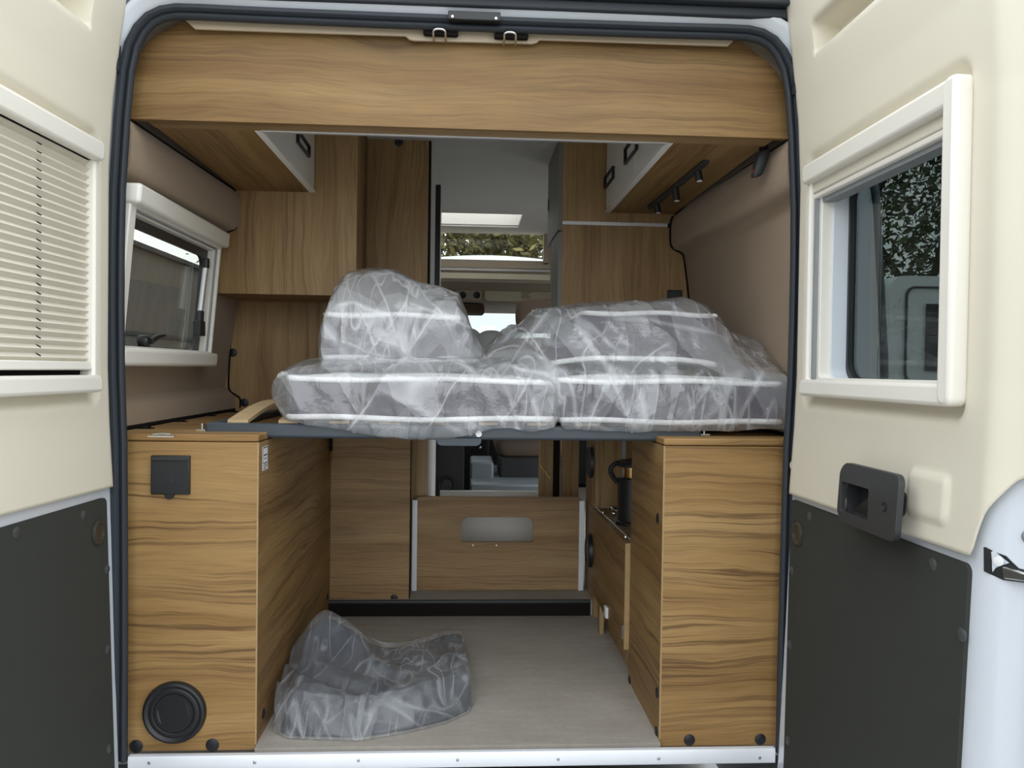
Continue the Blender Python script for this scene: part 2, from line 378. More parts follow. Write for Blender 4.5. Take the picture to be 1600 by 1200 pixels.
        if solid:
            md = o.modifiers.new('solid', 'SOLIDIFY'); md.thickness = solid; md.offset = -1
        if bevel:
            md = o.modifiers.new('bevel', 'BEVEL'); md.width = bevel; md.segments = seg; md.limit_method = 'ANGLE'; md.angle_limit = math.radians(40); md.harden_normals = False
        if sub:
            md = o.modifiers.new('sub', 'SUBSURF'); md.levels = sub; md.render_levels = sub
        return o
def copy_part(o, off, parent=None):
    c = o.copy(); C.objects.link(c); c.location = o.location + Vector(off)
    if parent is not None: c.parent = parent
    for ch in list(o.children):
        d = ch.copy(); C.objects.link(d); d.parent = c
    return c
def rr(x0, x1, z0, z1, r, n=6):
    P = []
    for cx, cz, a0 in ((x1-r, z0+r, -90), (x1-r, z1-r, 0), (x0+r, z1-r, 90), (x0+r, z0+r, 180)):
        for i in range(n+1):
            a = math.radians(a0+90*i/n); P.append((cx+r*math.cos(a), cz+r*math.sin(a)))
    return P
def lerp(tab, x):
    if x <= tab[0][0]: return tab[0][1]
    for (a, fa), (b, fb) in zip(tab[:-1], tab[1:]):
        if x <= b: return fa+(fb-fa)*(x-a)/(b-a)
    return tab[-1][1]
def sst(a, b, x):
    t = max(0, min(1, (x-a)/(b-a))); return t*t*(3-2*t)
def lin(a, b, n): return [a+(b-a)*i/n for i in range(n+1)]
def chaikin(P, it=2, closed=True):
    for _ in range(it):
        Q = []; n = len(P)
        if not closed: Q.append(P[0])
        for i in range(n if closed else n-1):
            a, b = Vector(P[i]), Vector(P[(i+1) % n]); Q += [a*.75+b*.25, a*.25+b*.75]
        if not closed: Q.append(P[-1])
        P = Q
    return [tuple(p) for p in P]
#%%SPLIT
# ================================================================== THE SETTING
# inner wall profile (|x| at height z)
WP = [(0.0, .845), (.70, .845), (.715, .812), (.770, .812), (.782, .822), (.800, .847), (.90, .832), (1.14, .795), (1.285, .776), (1.297, .766), (1.308, .730), (1.325, .719), (1.40, .719), (1.425, .729), (1.445, .745), (1.60, .765), (1.70, .765)]
WZ = [0.0, .2, .45, .70, .715, .77, .782, .80, .85, .90, 1.0, 1.14, 1.24, 1.285, 1.292, 1.297, 1.303, 1.308, 1.315, 1.325, 1.35, 1.38, 1.40, 1.412, 1.425, 1.445, 1.52, 1.60, 1.70]
OP = [(-.55, .93), (-.3, .965), (0, .985), (.9, .985), (1.3, .955), (1.6, .895), (1.75, .84), (1.79, .78)]
def wall_x(z): return lerp(WP, z)
def flare(y): return .032*max(0, 1-y/.765)
WIN = (.05, .70, .895, 1.262); WINO = (.05, 1.25, .80, 1.42)       # left wall window opening: y0 y1 z0 z1
def wall(side, name, label):
    ys = sorted(set([.018, .05, .2, .45, .70, .765, 1.05, 1.6, 2.2, 2.7, 2.95] + [WIN[0], WIN[1]]))
    zs = sorted(set(WZ + [WIN[2], WIN[3]]))
    sk = (lambda y, z: WIN[0] < y < WIN[1] and WIN[2] < z < WIN[3]) if side < 0 else (lambda y, z: 1.6 < y < 2.7 and z < 1.5)  # right side: unseen opening, added to let daylight into the aisle
    w = MB().sheet(ys, zs, lambda y, z: (side*(wall_x(z)+flare(y)*sst(1.25, 1.30, z)), y, z), sk).build(name, 'felt', smooth=60)
    w['kind'] = 'structure'
    MB().sheet([0, 1], [z for z in zs if z >= .70], lambda k, z: (side*((wall_x(z)+flare(.018)*sst(1.25, 1.30, z))*(1-k)+.88*k), .018, z)).build('end_return', 'felt', w)
    ys2 = sorted(set([-.02, .5, 1, 1.6, 2, 2.7, 3, 3.2, 4.05, 4.3] + [WINO[0], WINO[1]]))
    zs2 = sorted(set([q[0] for q in OP] + [WINO[2], WINO[3], .03, .3, .6, 1.1, .75, 1.4, 1.5]))
    def sk2(y, z):
        if side < 0 and WINO[0] < y < WINO[1] and WINO[2] < z < WINO[3]: return True
        if side > 0 and 1.6 < y < 2.7 and .03 < z < 1.5: return True  # matching added opening in the skin, daylight for the aisle
        return (3.2 < y < 4.05 and .75 < z < 1.3) or (y > 3.1 and z > 1.4)
    MB().sheet(ys2, zs2, lambda y, z: (side*lerp(OP, z), y, z), sk2).build('outer_skin', 'paint', w, smooth=60)
    return w
wl = wall(-1, 'wall_left', '')
wr = wall(1, 'wall_right', '')
# dark gasket lines where the felt meets the cupboards
for side, w, Yv, pts in ((-1, wl, .757, [(367,300),(371,312),(370.5,354),(367,359),(347,365)]), (-1, wl, 1.043, [(345,460),(358,462),(362,468),(361,520),(357,590),(357,611),(372,619),(376,624),(375,637)]),
                         (1, wr, .962, [(1051,338),(1047,347),(1047,381),(1051,389),(1065,395),(1069,401),(1078,480),(1084,560)])):
    MB().tube(chaikin([tuple(aY(*q, Yv)) for q in pts], 2, False), .0032, 6).build('edge_gasket', 'gap', w, smooth=40)
# wall/overhead joint lines and wall/cabinet-top joint
for side, w, y1 in ((-1, wl, .76), (1, wr, .965)):
    MB().tube([(side*(.733+flare(.04)), .04, 1.430), (side*.733, y1, 1.430)], .004, 6).build('edge_gasket', 'gap', w, smooth=40)
    MB().tube([(side*.812, .04, .722), (side*.812, 1.045, .722)], .0055, 6).build('edge_gasket', 'gap', w, smooth=40)
fl = MB().box(-.86, .86, .0565, 1.03, -.05, 0).box(-.468, .474, .022, .0565, -.05, 0).build('floor', 'vinyl'); fl['kind'] = 'structure'
# raised cab floor behind the kick strip
MB().box(-.86, .86, 1.005, 4.2, -.05, .056).build('raised_floor', 'vinyl', fl)
MB().box(-.475, .458, .998, 1.005, 0, .046).build('riser', 'gap', fl, bevel=.002)
MB().tube([(-.475, 1.002, .05), (.458, 1.002, .05)], .008, 8).build('step_edge', 'black_soft', fl, smooth=40)
SKY = (-.45, .285, 2.36, 2.74)
cl = MB().sheet(sorted([-.9, -.7, 0, .7, .9, SKY[0], SKY[1]]), sorted([.02, .5, 1, 2.9, 2.97, SKY[2], SKY[3]]), lambda x, y: (x, y, 1.70),
     lambda x, y: SKY[0] < x < SKY[1] and SKY[2] < y < SKY[3]).build('ceiling', 'ceil', solid=.012); cl['kind'] = 'structure'
MB().sheet(sorted([-.79, -.5, .5, .79, SKY[0]-.01, SKY[1]+.01]), sorted([-.03, 1, 2, 2.985, SKY[2]-.01, SKY[3]+.01]), lambda x, y: (x, y, 1.79-.0*y),
     lambda x, y: SKY[0]-.01 < x < SKY[1]+.01 and SKY[2]-.01 < y < SKY[3]+.01).build('roof_skin', 'paint', cl)
# rear frame: painted ring around the seal -------------------------------------------------
SI = [(.741, -.012), (.741, .2), (.742, .4), (.745, .70), (.751, .85), (.753, 1.0), (.753, 1.15), (.751, 1.26), (.742, 1.42), (.733, 1.52), (.722, 1.572), (.706, 1.603), (.688, 1.623), (.667, 1.634), (.64, 1.639), (.59, 1.6395), (.45, 1.638), (.2, 1.637)]
def contour(off):
    P = [Vector(p) for p in SI]; Q = []
    for i, p in enumerate(P):
        t = (P[min(i+1, len(P)-1)]-P[max(i-1, 0)]).normalized(); n = Vector((t.y, -t.x)); q = p+n*off; Q.append((q.x, q.y))
    Q[0] = (Q[0][0], SI[0][1])
    return Q + [(0, Q[-1][1])] + [(-x, z) for x, z in Q[::-1]]
def ringloft(prof, tilt=1.0):
    """prof: list of (offset, y)"""
    return [[Vector((x, y*(1+(tilt-1)*sst(1.45, 1.62, z)), z)) for x, z in contour(o)] for o, y in prof]
bf = MB().rings(ringloft([(.022, .004), (.030, -.004), (.042, -.009), (.052, -.018), (.058, -.021), (.066, -.020), (.078, -.004)], 1.35), close=False, cap=False)
body = bf.build('trim_1', 'paint', smooth=50); body['kind'] = 'structure'
# rear face of the body out to the corners
ow = [(.90, -.5), (.985, -.2), (.99, .3), (.985, .9), (.955, 1.3), (.90, 1.6), (.86, 1.70)]
c78 = contour(.076); n = len(c78)
def outer_pt(x, z):
    if z > 1.60 and abs(x) < .72: return (x*1.0, 1.745)
    k = lerp(OP, z); k = k-.01
    return ((k if x > 0 else -k), z if z < 1.60 else min(1.745, z+.03))
MB().rings([[Vector((x, -.004, z)) for x, z in c78], [Vector((outer_pt(x, z)[0], -.004, outer_pt(x, z)[1])) for x, z in c78]], close=False, cap=False).build('rear_skin', 'paint', body, smooth=50)
MB().box(-.78, .78, -.055, -.004, 1.748, 1.80).build('roof_lip', 'paint', body, bevel=.012)
MB().box(-.93, .93, -.03, .03, -.55, -.075).build('sill_skin', 'paint', body)
gut = MB().box(-.80, .80, -.052, -.006, 1.706, 1.738); gut.box(-.80, .80, -.03, -.006, 1.684, 1.706)
gut.build('rain_gutter', 'rubber', body, bevel=.004)
# weather strip
sl = MB().rings(ringloft([(.022, .020), (.009, .006), (.0, -.004), (.001, -.014), (.006, -.018), (.0125, -.014), (.0145, -.004), (.0165, -.014), (.022, -.020), (.031, -.018), (.035, -.006), (.033, .006)]), close=False, cap=False)
tag(sl.build('door_seal', 'rubber', smooth=50), 'dark rubber weather strip running all round the rear door opening', 'door seal')
# cream trim lip under the seal
hp = [(288,30),(305,46),(420,50),(634,57),(639,62),(646,64),(780,67.5),(832,69),(839,67),(843,63),(1000,68),(1137,72.5),(1146,64)]
P3 = [aY(*q, .02) for q in hp]; poly = [(p.x, p.z) for p in P3] + [(.60, 1.665), (-.62, 1.665)]
t2 = MB().prism(poly, 'XZ', .016, .024).build('trim_2', 'cream_in', bevel=.0015); t2['kind'] = 'structure'
# cream corner pieces behind the header board
for sd, lst in ((-1, [(217, 85), (230, 68), (245, 55), (260, 46), (287, 33)]), (1, [(1215, 115), (1200, 97), (1176, 79), (1156, 66)])):
    q = [aY(*p, .06) for p in lst]
    MB().prism([(p.x-sd*.012, p.z-.012) for p in q]+[(sd*.55, 1.69), (sd*.84, 1.69), (sd*.84, 1.50)], 'XZ', .0595, .065).build('corner_panel', 'cream_in', t2)
# door strikers and the bracket over the opening
st = thing('door_check', 'small black bracket with two screws above the middle of the door opening', 'bracket', (.0, -.02, 1.66))
a, b = aY(700, 16, -.035), aY(782, 33, -.035)
MB().box(a.x, b.x, -.036, -.006, b.z, a.z).build('housing', 'black', st, bevel=.002)
for q in ((707, 26), (775, 29)):
    p = aY(*q, -.037); MB().lathe(p, (0, -1, 0), [(0, 0), (.0035, 0), (.003, .002), (0, .0025)], 12).build('screw', 'steel', st, smooth=40)
for i, (x0, x1, yt, yb, lab) in enumerate(((677, 696, 45, 56, 'steel striker loop left of centre at the top of the opening'), (788, 806, 50, 61, 'steel striker loop right of centre at the top of the opening'))):
    s_ = thing('door_striker', lab, 'striker', tuple(aY((x0+x1)/2, yt, -.01)), 'strikers at the top of the opening')
    A, B_, Cc, D = aY(x0, yb, -.012), aY(x0, yt, -.025), aY(x1, yt+.7, -.025), aY(x1, yb+.7, -.012)
    MB().tube(chaikin([tuple(A+Vector((0, .03, -.0))), tuple(A), tuple(B_), tuple(Cc), tuple(D), tuple(D+Vector((0, .03, 0)))], 2, False), .0026, 8).build('loop', 'steel', s_, smooth=60)
    q0, q1 = aY(x0-16, yt+3, -.004), aY(x1+20, yt+8, -.004)
    MB().prism(rr(q0.x, q1.x, q1.z-.002, q0.z+.004, .005), 'XZ', -.002, .012).build('base_plate', 'gap', s_)
# sill strip
si = thing('sill_strip', 'bright aluminium sill strip with screws across the bottom of the opening', 'sill strip', (0, -.02, -.02))
a, b = aY(203, 1177, -.004), aY(1212, 1168, -.004)
MB().prism([(.006, -.0005), (-.006, -.0005), (-.0085, -.005), (-.0085, -.0345), (-.004, -.0345), (-.0035, -.021), (.042, -.021), (.042, -.0172), (.007, -.0172)], (lambda p, d: Vector((d, p[0]-.004, p[1]))), -.738, .738).build('profile', 'alu', si, bevel=.0012)
for px, py in ((233, 1192), (398, 1191), (560, 1188), (715, 1187), (872, 1186), (1029, 1185), (1187, 1184)):
    p = aY(px, py, -.0128); k = MB().lathe(p, (0, -1, 0), [(0, 0), (.0038, 0), (.0034, .0012), (.0018, .0016), (.0016, .0006), (0, .0006)], 14).build('screw', 'steel', si, smooth=40)
MB().box(-.74, .74, -.05, -.012, -.085, -.042).build('bumper_step', 'rubber', si, bevel=.006)
# ------------------------------------------------------------------ left wall window
def WX(z): return -(.754+(1.275-z)*.085)
win = MB(); 
p_tr = aX(350, 376, -.752); p_br = aX(333, 570, -.788)
Y1, Z1, Z0 = .705, 1.287, .872
def wp(u, v, d): return Vector((WX(v)-.0-d, u, v))       # d>0 goes outward
def wring(m, o, i, d0, d1):
    """rectangular ring: outer (y0,y1,z0,z1) inner likewise"""
    A = [(o[0], o[2]), (o[1], o[2]), (o[1], o[3]), (o[0], o[3])]; B = [(i[0], i[2]), (i[1], i[2]), (i[1], i[3]), (i[0], i[3])]
    m.rings([[wp(u, v, d1) for u, v in A], [wp(u, v, d0) for u, v in A], [wp(u, v, d0) for u, v in B], [wp(u, v, d1) for u, v in B]], cap=False); return m
Y0w = .035
w1 = wring(MB(), (Y0w, Y1, Z0, Z1), (Y0w+.035, Y1-.007, .918, 1.236), 0, .030).build('window_1', 'frame_white', bevel=.004); w1['kind'] = 'structure'
m = MB(); m.prism(rr(Y0w-.006, Y1+.006, 1.240, 1.287, .010), lambda p, d: wp(p[0], p[1], d), -.022, .02); m.build('blind_cassette', 'frame_white', w1, bevel=.009, seg=4)
m = MB(); m.prism(rr(Y0w-.006, Y1+.003, .872, .914, .010), lambda p, d: wp(p[0], p[1], d), -.020, .02); m.build('lower_rail', 'frame_white', w1, bevel=.009, seg=4)
wring(MB(), (Y0w+.03, Y1-.004, .905, 1.245), (Y0w+.04, Y1-.013, .918, 1.232), .010, .036).build('guide_channel', 'grey_felt', w1)
wring(MB(), (Y0w+.035, Y1-.010, .912, 1.240), (Y0w+.05, Y1-.020, .920, 1.228), .014, .040).build('inner_frame', 'frame_white', w1, bevel=.003)
# black acrylic rim with rounded corners
o_ = rr(Y0w+.04, Y1-.008, .912, 1.236, .03); i_ = rr(Y0w+.06, Y1-.055, .922, 1.205, .035)
MB().prism(o_, lambda p, d: wp(p[0], p[1], d), .034, .044, [i_]).build('rubber_rim', 'black', w1)
MB().prism(rr(Y0w+.05, Y1-.012, .915, 1.23, .03), lambda p, d: wp(p[0], p[1], d), .047, .051).build('pane', 'rain', w1)
a, b = aX(322, 414, -.782), aX(313, 486, -.794)
m = MB().tube([a, b], .0085, 10); m.build('gas_strut', 'alu_matt', w1, smooth=50)
m = MB().tube([b, b+Vector((.0, -.012, -.075))], .0115, 10); m.box(b.x-.01, b.x+.012, b.y-.035, b.y+.012, b.z-.075, b.z-.03); m.cyl(a+Vector((0, 0, -.01)), a+Vector((0, 0, .02)), .010); m.build('strut_bracket', 'black', w1, bevel=.002)
a, b = aX(236, 533, -.800), aX(257, 524, -.795)
m = MB().lathe(a+Vector((-.03, 0, 0)), (1, 0, 0), [(0, 0), (.015, 0), (.015, .018), (.011, .026), (0, .027)], 16); m.tube([a, (a+b)/2+Vector((0, 0, .003)), b], [.009, .0075, .005], 8); m.box(a.x-.03, a.x-.015, a.y+.012, a.y+.035, a.z-.04, a.z); m.build('latch', 'black', w1, bevel=.0015)
#%%SPLIT
# ================================================================== REAR DOORS
DO = [(-.6, -.07), (-.3, -.05), (-.05, -.037), (0, -.034), (.25, -.025), (.4, -.020), (.6, -.013), (.75, -.004), (.87, 0), (1.30, 0), (1.45, -.008), (1.585, -.024), (1.75, -.047), (1.95, -.08)]
def D(side):
    def f(s, z, d):
        o = lerp(DO, z)
        if side > 0: return Vector((.767+o-d, -.03-s, z))
        return Vector((-(.781+o)-s*.0455+d, -.03-s*.999, z))
    return f
DR, DL = D(1), D(-1)
def pix(side, px, py, d=0.0):
    """(s, z) of a pixel on the inner face of a door"""
    z = .8
    for _ in range(8):
        P0 = D(side)(0, z, d); ang = 0 if side > 0 else .0455
        nrm = Vector((math.cos(ang), -math.sin(ang), 0)); r = ray(px, py); t = nrm.dot(P0-CAM)/nrm.dot(r); q = CAM+r*t; z = q.z
    return (-.03-q.y), z
def sdrr(s, z, s0, s1, z0, z1, r):
    cx, cz = (s0+s1)/2, (z0+z1)/2; qx = abs(s-cx)-(s1-s0)/2+r; qz = abs(z-cz)-(z1-z0)/2+r
    return math.hypot(max(qx, 0), max(qz, 0))+min(max(qx, qz), 0)-r
def door(side, name):
    f = D(side); root = thing(name, ('open right-hand rear door of the van with its dark window, black grab handle and charcoal lower panel' if side > 0 else 'open left-hand rear door of the van with a closed pleated blind over its window'), 'van door', tuple(f(0, 0, 0)), kind='structure')
    if side > 0:
        fs0, fz1 = pix(1, 1270, 262); fs1, _ = pix(1, 1518, 100); _, fz0 = pix(1, 1500, 634)
    else:
        fs0, fz1 = pix(-1, 146, 224); fs1 = fs0+.56; _, fz0 = pix(-1, 140, 611)
    W = 0.80; FR = (fs0, fs1, fz0, fz1)
    edge = lambda s: -.034*sst(.675, .75, s)        # the free edge rolls away
    # window hole through shell and lining
    H = (fs0+.012, fs1-.022, fz0+.028, fz1-.028)
    ss = sorted(set([-.012, .02, H[0], H[1], .3, .45, .66, .69, .71, .73, .75, .775, W]))
    zs = sorted(set([-.45, -.2, 0, .25, .4, .6, .75, H[2], H[3], 1.0, 1.15, 1.45, 1.585, 1.66, 1.75, 1.85]))
    inn = lambda s, z: H[0] < s < H[1] and H[2] < z < H[3]
    sh = MB().sheet(ss, zs, lambda s, z: f(s, z, -.010+edge(s)), lambda s, z: inn(s, z) or (z > .75 and s < .69))
    sh.sheet(ss, zs, lambda s, z: f(s, z, -.062), inn)
    for s in (ss[0], ss[-1]): sh.sheet([0, 1], zs, lambda k, z, s=s: f(s, z, (-.010+edge(s))*(1-k)-.062*k))
    for z in (zs[0], zs[-1]): sh.sheet(ss, [0, 1], lambda s, k, z=z: f(s, z, (-.010+edge(s))*(1-k)-.062*k))
    hs = [q for q in ss if H[0]-1e-6 <= q <= H[1]+1e-6]; hz = [q for q in zs if H[2]-1e-6 <= q <= H[3]+1e-6]
    for s in (H[0], H[1]): sh.sheet([0, 1], hz, lambda k, z, s=s: f(s, z, (-.010+edge(s))*(1-k)-.062*k))
    for z in (H[2], H[3]): sh.sheet(hs, [0, 1], lambda s, k, z=z: f(s, z, (-.010+edge(s))*(1-k)-.062*k))
    sh.build('door_shell', 'paint', root, smooth=40)
    # cream lining: one moulded sheet with its recesses
    if side > 0:
        zb = [(-.03, .597), (.0, .599), (.655, .609), (.662, .612), (.668, .635), (.684, .679), (.716, .727), (.73, .737), (.76, .741), (.80, .742)]
        q = [pix(1, *p) for p in ((1275, 87), (1275, 32), (1305, 0), (1367, 0))]
        slot = (q[0][0], .46, q[0][1]+.002, q[1][1]+.004)
        sq = [pix(1, *p) for p in ((1427, 733), (1482, 820))]; SQ = (sq[0][0], sq[1][0], sq[1][1], sq[0][1])
    else:
        zb = [(-.03, .606), (.4, .614), (.8, .62)]
        slot = (pix(-1, 139, 40)[0], .48, pix(-1, 139, 48)[1]+.004, 1.64); SQ = None
    REC = (fs0-.020, fs1+.002, fz0-.026, fz1+.026)
    def dep(s, z):
        d = edge(s)+.0
        d -= .018*(1-sst(-.004, .018, sdrr(s, z, *REC, .03)+.010))
        d -= .055*(1-sst(-.010, .002, sdrr(s, z, *slot, .012)))
        if SQ: d += .006*(1-sst(-.006, .004, sdrr(s, z, *SQ, .012)))
        return d
    su = [-.012, -.006]+lin(0, .80, 136)
    tz = lin(0, 1, 190)
    def lin_fn(s, t):
        z0 = lerp(zb, s); z = z0+(1.83-z0)*t; return f(s, z, dep(s, z)-.010*sst(.0, -.012, s))
    def lskip(s, t):
        z0 = lerp(zb, s); z = z0+(1.83-z0)*t; return fs0+.012 < s < fs1-.012 and fz0+.012 < z < fz1-.012
    MB().sheet(su, tz, lin_fn, lskip).build('lining', 'cream', root, smooth=60, solid=.0035)
    # charcoal lower board
    c = [pix(side, *p, -.008) for p in (((1239, 786), (1518, 885)) if side > 0 else ((163, 779), (0, 824)))]
    k0 = c[0][0]; k1 = c[1][0] if side > 0 else .655; kz = .5895
    kp = rr(k0, k1, -.40, kz, .014)
    P = [(s, z+(-.003 if s < .2 else .004)*(1 if z > .4 else 0)) for s, z in kp]
    # follow the door's curve: split the board into height strips
    zz = [-.40, -.2, 0, .2, .35, .5, .57]; kb = MB(); top = [p for p in P if p[1] >= .57]
    ql = pix(side, *((1226, 1195) if side > 0 else (177, 1195)), -.006); K0 = lambda z: k0+(ql[0]-k0)*(kz-z)/(kz-ql[1])
    kb.sheet([0, .5, 1], zz, lambda t, z: f(K0(z)+(k1-K0(z))*t, z, -.003))
    kb.prism([(K0(.57), .57)]+[p for p in sorted(top, key=lambda p: p[0])]+[(k1, .57)], lambda p, d: f(p[0], p[1], d), -.003, -.010)
    for t in (0, 1): kb.sheet([-.010, -.003], zz, lambda d, z, t=t: f(K0(z)+(k1-K0(z))*t, z, d))
    kp_ = kb.build('kick_panel', 'kick', root, smooth=30)
    for px, py, big in (((1247, 834, 1), (1265, 808, 0), (1458, 882, 0), (1237, 892, 0), (1503, 992, 0), (1234, 1008, 0), (1231, 1157, 0)) if side > 0 else ((153, 832, 1), (130, 805, 0), (25, 832, 0), (167, 890, 0), (168, 1015, 0), (170, 1170, 0))):
        s, z = pix(side, px, py, -.003); nrm = (f(s, z, 1)-f(s, z, 0)).normalized()
        if big: MB().lathe(f(s, z, -.004), nrm, [(0, 0), (.028, 0), (.028, .003), (.024, .0065), (.020, .0065), (.015, .002), (0, .0015)], 28).build('grommet', 'grom', kp_, smooth=40)
        else: MB().lathe(f(s, z, -.004), nrm, [(0, 0), (.0105, 0), (.0105, .0018), (.008, .0038), (0, .0045)], 18).build('rivet', 'rivet', kp_, smooth=40)
    for px, py in (((1527, 799), (1590, 373), (1238, 727), (1251, 125)) if side > 0 else ((169, 85), (170, 719))):
        s, z = pix(side, px, py); e = dep(s, z); nrm = (f(s, z, 1)-f(s, z, 0)).normalized()
        MB().lathe(f(s, z, e-.001), nrm, [(0, 0), (.010, 0), (.010, .002), (.0075, .0038), (.004, .0025), (0, .0025)], 16).build('trim_clip', 'cream', root, smooth=40)
    # ---- window
    wf = MB()
    def ring(m, o, i, d0, d1, r0=.02, r1=.012):
        A, B = rr(*o, r0), rr(*i, r1)
        m.rings([[f(s, z, d1) for s, z in A], [f(s, z, d0) for s, z in A], [f(s, z, d0) for s, z in B], [f(s, z, d1) for s, z in B]], cap=False); return m
    gi = (fs0+.016, fs1-.030, fz0+.034, fz1-.040)
    ring(wf, FR, gi, .014, -.020, .022, .004)
    wfo = wf.build('window_frame', 'frame_white', root, bevel=.006)
    def bar(nm, s0_, s1_, z0_, z1_, d0_, d1_):
        m = MB(); c = .009
        m.prism(rr(s0_, s1_, z0_, z1_, .013, 4), lambda p, d: f(p[0], p[1], d), d0_, d1_); return m.build(nm, 'frame_white', wfo, bevel=.007, seg=3)
    bar('blind_cassette', fs0-.002, fs1-.004, fz1-.040, fz1+.002, -.006, .026)
    bar('lower_rail', fs0-.002, fs1-.004, fz0-.002, fz0+.034, -.006, .024)
    bar('side_rail', fs1-.031, fs1+.004, fz0-.001, fz1+.003, -.006, .0275)
    if side > 0:
        # folded blind, guide channel, glass and rubber
        m = MB(); m.prism([(-.004, gi[3]+.006), (.008, gi[3]+.006), (.008, gi[3]-.022), (-.004, gi[3]-.022)], lambda p, d: f(d, p[1], p[0]), gi[0], gi[1]); m.build('folded_blind', 'blind', wfo, bevel=.003)
        m = MB(); m.prism([(-.012, gi[3]-.022), (.006, gi[3]-.022), (.006, gi[3]-.034), (-.012, gi[3]-.034)], lambda p, d: f(d, p[1], p[0]), gi[0], gi[1]); m.build('pull_bar', 'frame_white', wfo, bevel=.003)
        m = MB(); m.prism([(-.035, gi[3]-.034), (-.005, gi[3]-.034), (-.005, gi[3]-.044), (-.035, gi[3]-.044)], lambda p, d: f(d, p[1], p[0]), gi[0], gi[1]); m.build('head_channel', 'grey_felt', wfo)
        m = MB(); m.prism([(gi[0]+.001, .004), (gi[0]+.001, -.03), (gi[0]+.012, -.03), (gi[0]+.012, .004)], lambda p, d: f(p[0], d, p[1]), gi[2], gi[3]-.02); m.build('guide_channel', 'grey_felt', wfo)
        ring(MB(), (gi[0]+.010, gi[1]+.004, gi[2]-.004, gi[3]), (gi[0]+.022, gi[1]-.002, gi[2]+.004, gi[3]-.01), -.004, -.030, .002, .012).build('inner_frame', 'frame_white', wfo, bevel=.002)
        ring(MB(), (gi[0]+.012, gi[1]+.01, gi[2]-.01, gi[3]+.01), (gi[0]+.030, gi[1]+.006, gi[2]+.000, gi[3]), -.028, -.062, .012, .03).build('reveal', 'paint', wfo, smooth=40)
        ring(MB(), (gi[0]+.020, gi[1]+.02, gi[2]-.02, gi[3]+.02), (gi[0]+.038, gi[1]+.006, gi[2]+.004, gi[3]-.004), -.060, -.074, .02, .04).build('rubber_rim', 'black', wfo)
        MB().prism(rr(gi[0]+.022, gi[1]+.02, gi[2]-.02, gi[3]+.02, .03), lambda p, d: f(p[0], p[1], d), -.070, -.075).build('pane', 'tint', wfo)
    else:
        # pleated blind pulled down
        zt, zb_ = gi[3]+.006, fz0+.060; npl = 26; prof = []
        for i in range(npl*2+1):
            z = zt-(zt-zb_)*i/(npl*2); prof.append((z, .003 if i % 2 else -.007))
        m = MB().sheet([gi[0]+.001, gi[1]], list(range(len(prof))), lambda s, i: f(s, prof[i][0], prof[i][1])); bl = m.build('blind', 'blind', wfo, solid=.0008)
        cd = MB(); s, _ = pix(-1, 61, 400)
        for i in range(1, npl*2, 2): cd.tube([f(s, prof[i-1][0]-.001, -.005), f(s, prof[i-1][0]-.0055, .0035)], .0012, 5)
        cd.build('pull_cord', 'gap', bl)
        m = MB(); m.prism([(-.010, zb_+.002), (.008, zb_+.002), (.010, zb_-.016), (-.010, zb_-.016)], lambda p, d: f(d, p[1], p[0]), gi[0], gi[1]); m.build('pull_bar', 'frame_white', wfo, bevel=.003)
        m = MB(); m.prism([(-.030, gi[3]+.02), (-.016, gi[3]+.02), (-.016, gi[2]-.02), (-.030, gi[2]-.02)], lambda p, d: f(d, p[1], p[0]), gi[0], gi[1]); m.build('dark_backing', 'gap', wfo)
        MB().prism(rr(gi[0], gi[1], gi[2]-.02, gi[3]+.02, .03), lambda p, d: f(p[0], p[1], d), -.070, -.075).build('pane', 'tint', wfo)
    # hinges on the body side
    for z in (1.545,):
        h = MB(); p = f(.0, z, -.004); xa, xb = p.x-side*.007, p.x+side*.03; h.box(min(xa, xb), max(xa, xb), -.034, -.012, z-.032, z+.03); h.build('hinge', 'rubber', root, bevel=.004)
    return root, f, dep
dR, fR, depR = door(1, 'door_2')
dL, fL, depL = door(-1, 'door_1')
# grab handle (right door)
a = pix(1, 1312, 724, .05); b = pix(1, 1400, 850, .045); c = pix(1, 1398, 738, .045)
s0, s1, z1, z0 = a[0], b[0], (a[1]+c[1])/2, b[1]
hh = [pix(1, 1319, 752, .045), pix(1, 1358, 815, .045)]
hd = MB(); OUT = rr(s0, s1, z0, z1, .022); HOLE = rr(hh[0][0], hh[1][0], hh[1][1], hh[0][1], .006)
hd.prism(OUT, lambda p, d: fR(p[0], p[1], d+.006*math.sin(PI*(p[1]-z0)/(z1-z0))), .034, .045, [HOLE])
hg = hd.build('grab_handle', 'handle', dR, bevel=.004, seg=3)
hb = MB(); hbr = pix(1, 1408, 790, .004)[0]; hb.prism(rr(s0+.012, hbr, z0+.024, z1-.020, .018), lambda p, d: fR(p[0], p[1], d), -.004, .036, [rr(hh[0][0]-.004, hh[1][0]+.004, hh[1][1]-.004, hh[0][1]+.004, .006)]); hb.build('backing', 'black_soft', hg, bevel=.003)
MB().prism(rr(pix(1, 1315, 790, .008)[0], s0+(s1-s0)*.75, z0+.035, z1-.035, .008), lambda p, d: fR(p[0], p[1], d), .002, .008).build('pocket', 'black_soft', hg)
p = pix(1, 1381, 792, .05); q = fR(p[0], p[1], .0495)
MB().lathe(q, (-1, 0, 0), [(.0085, -.004), (.0085, .001), (.0065, .0015), (.005, -.003), (0, -.003)], 18).build('screw', 'black', hg, smooth=40)
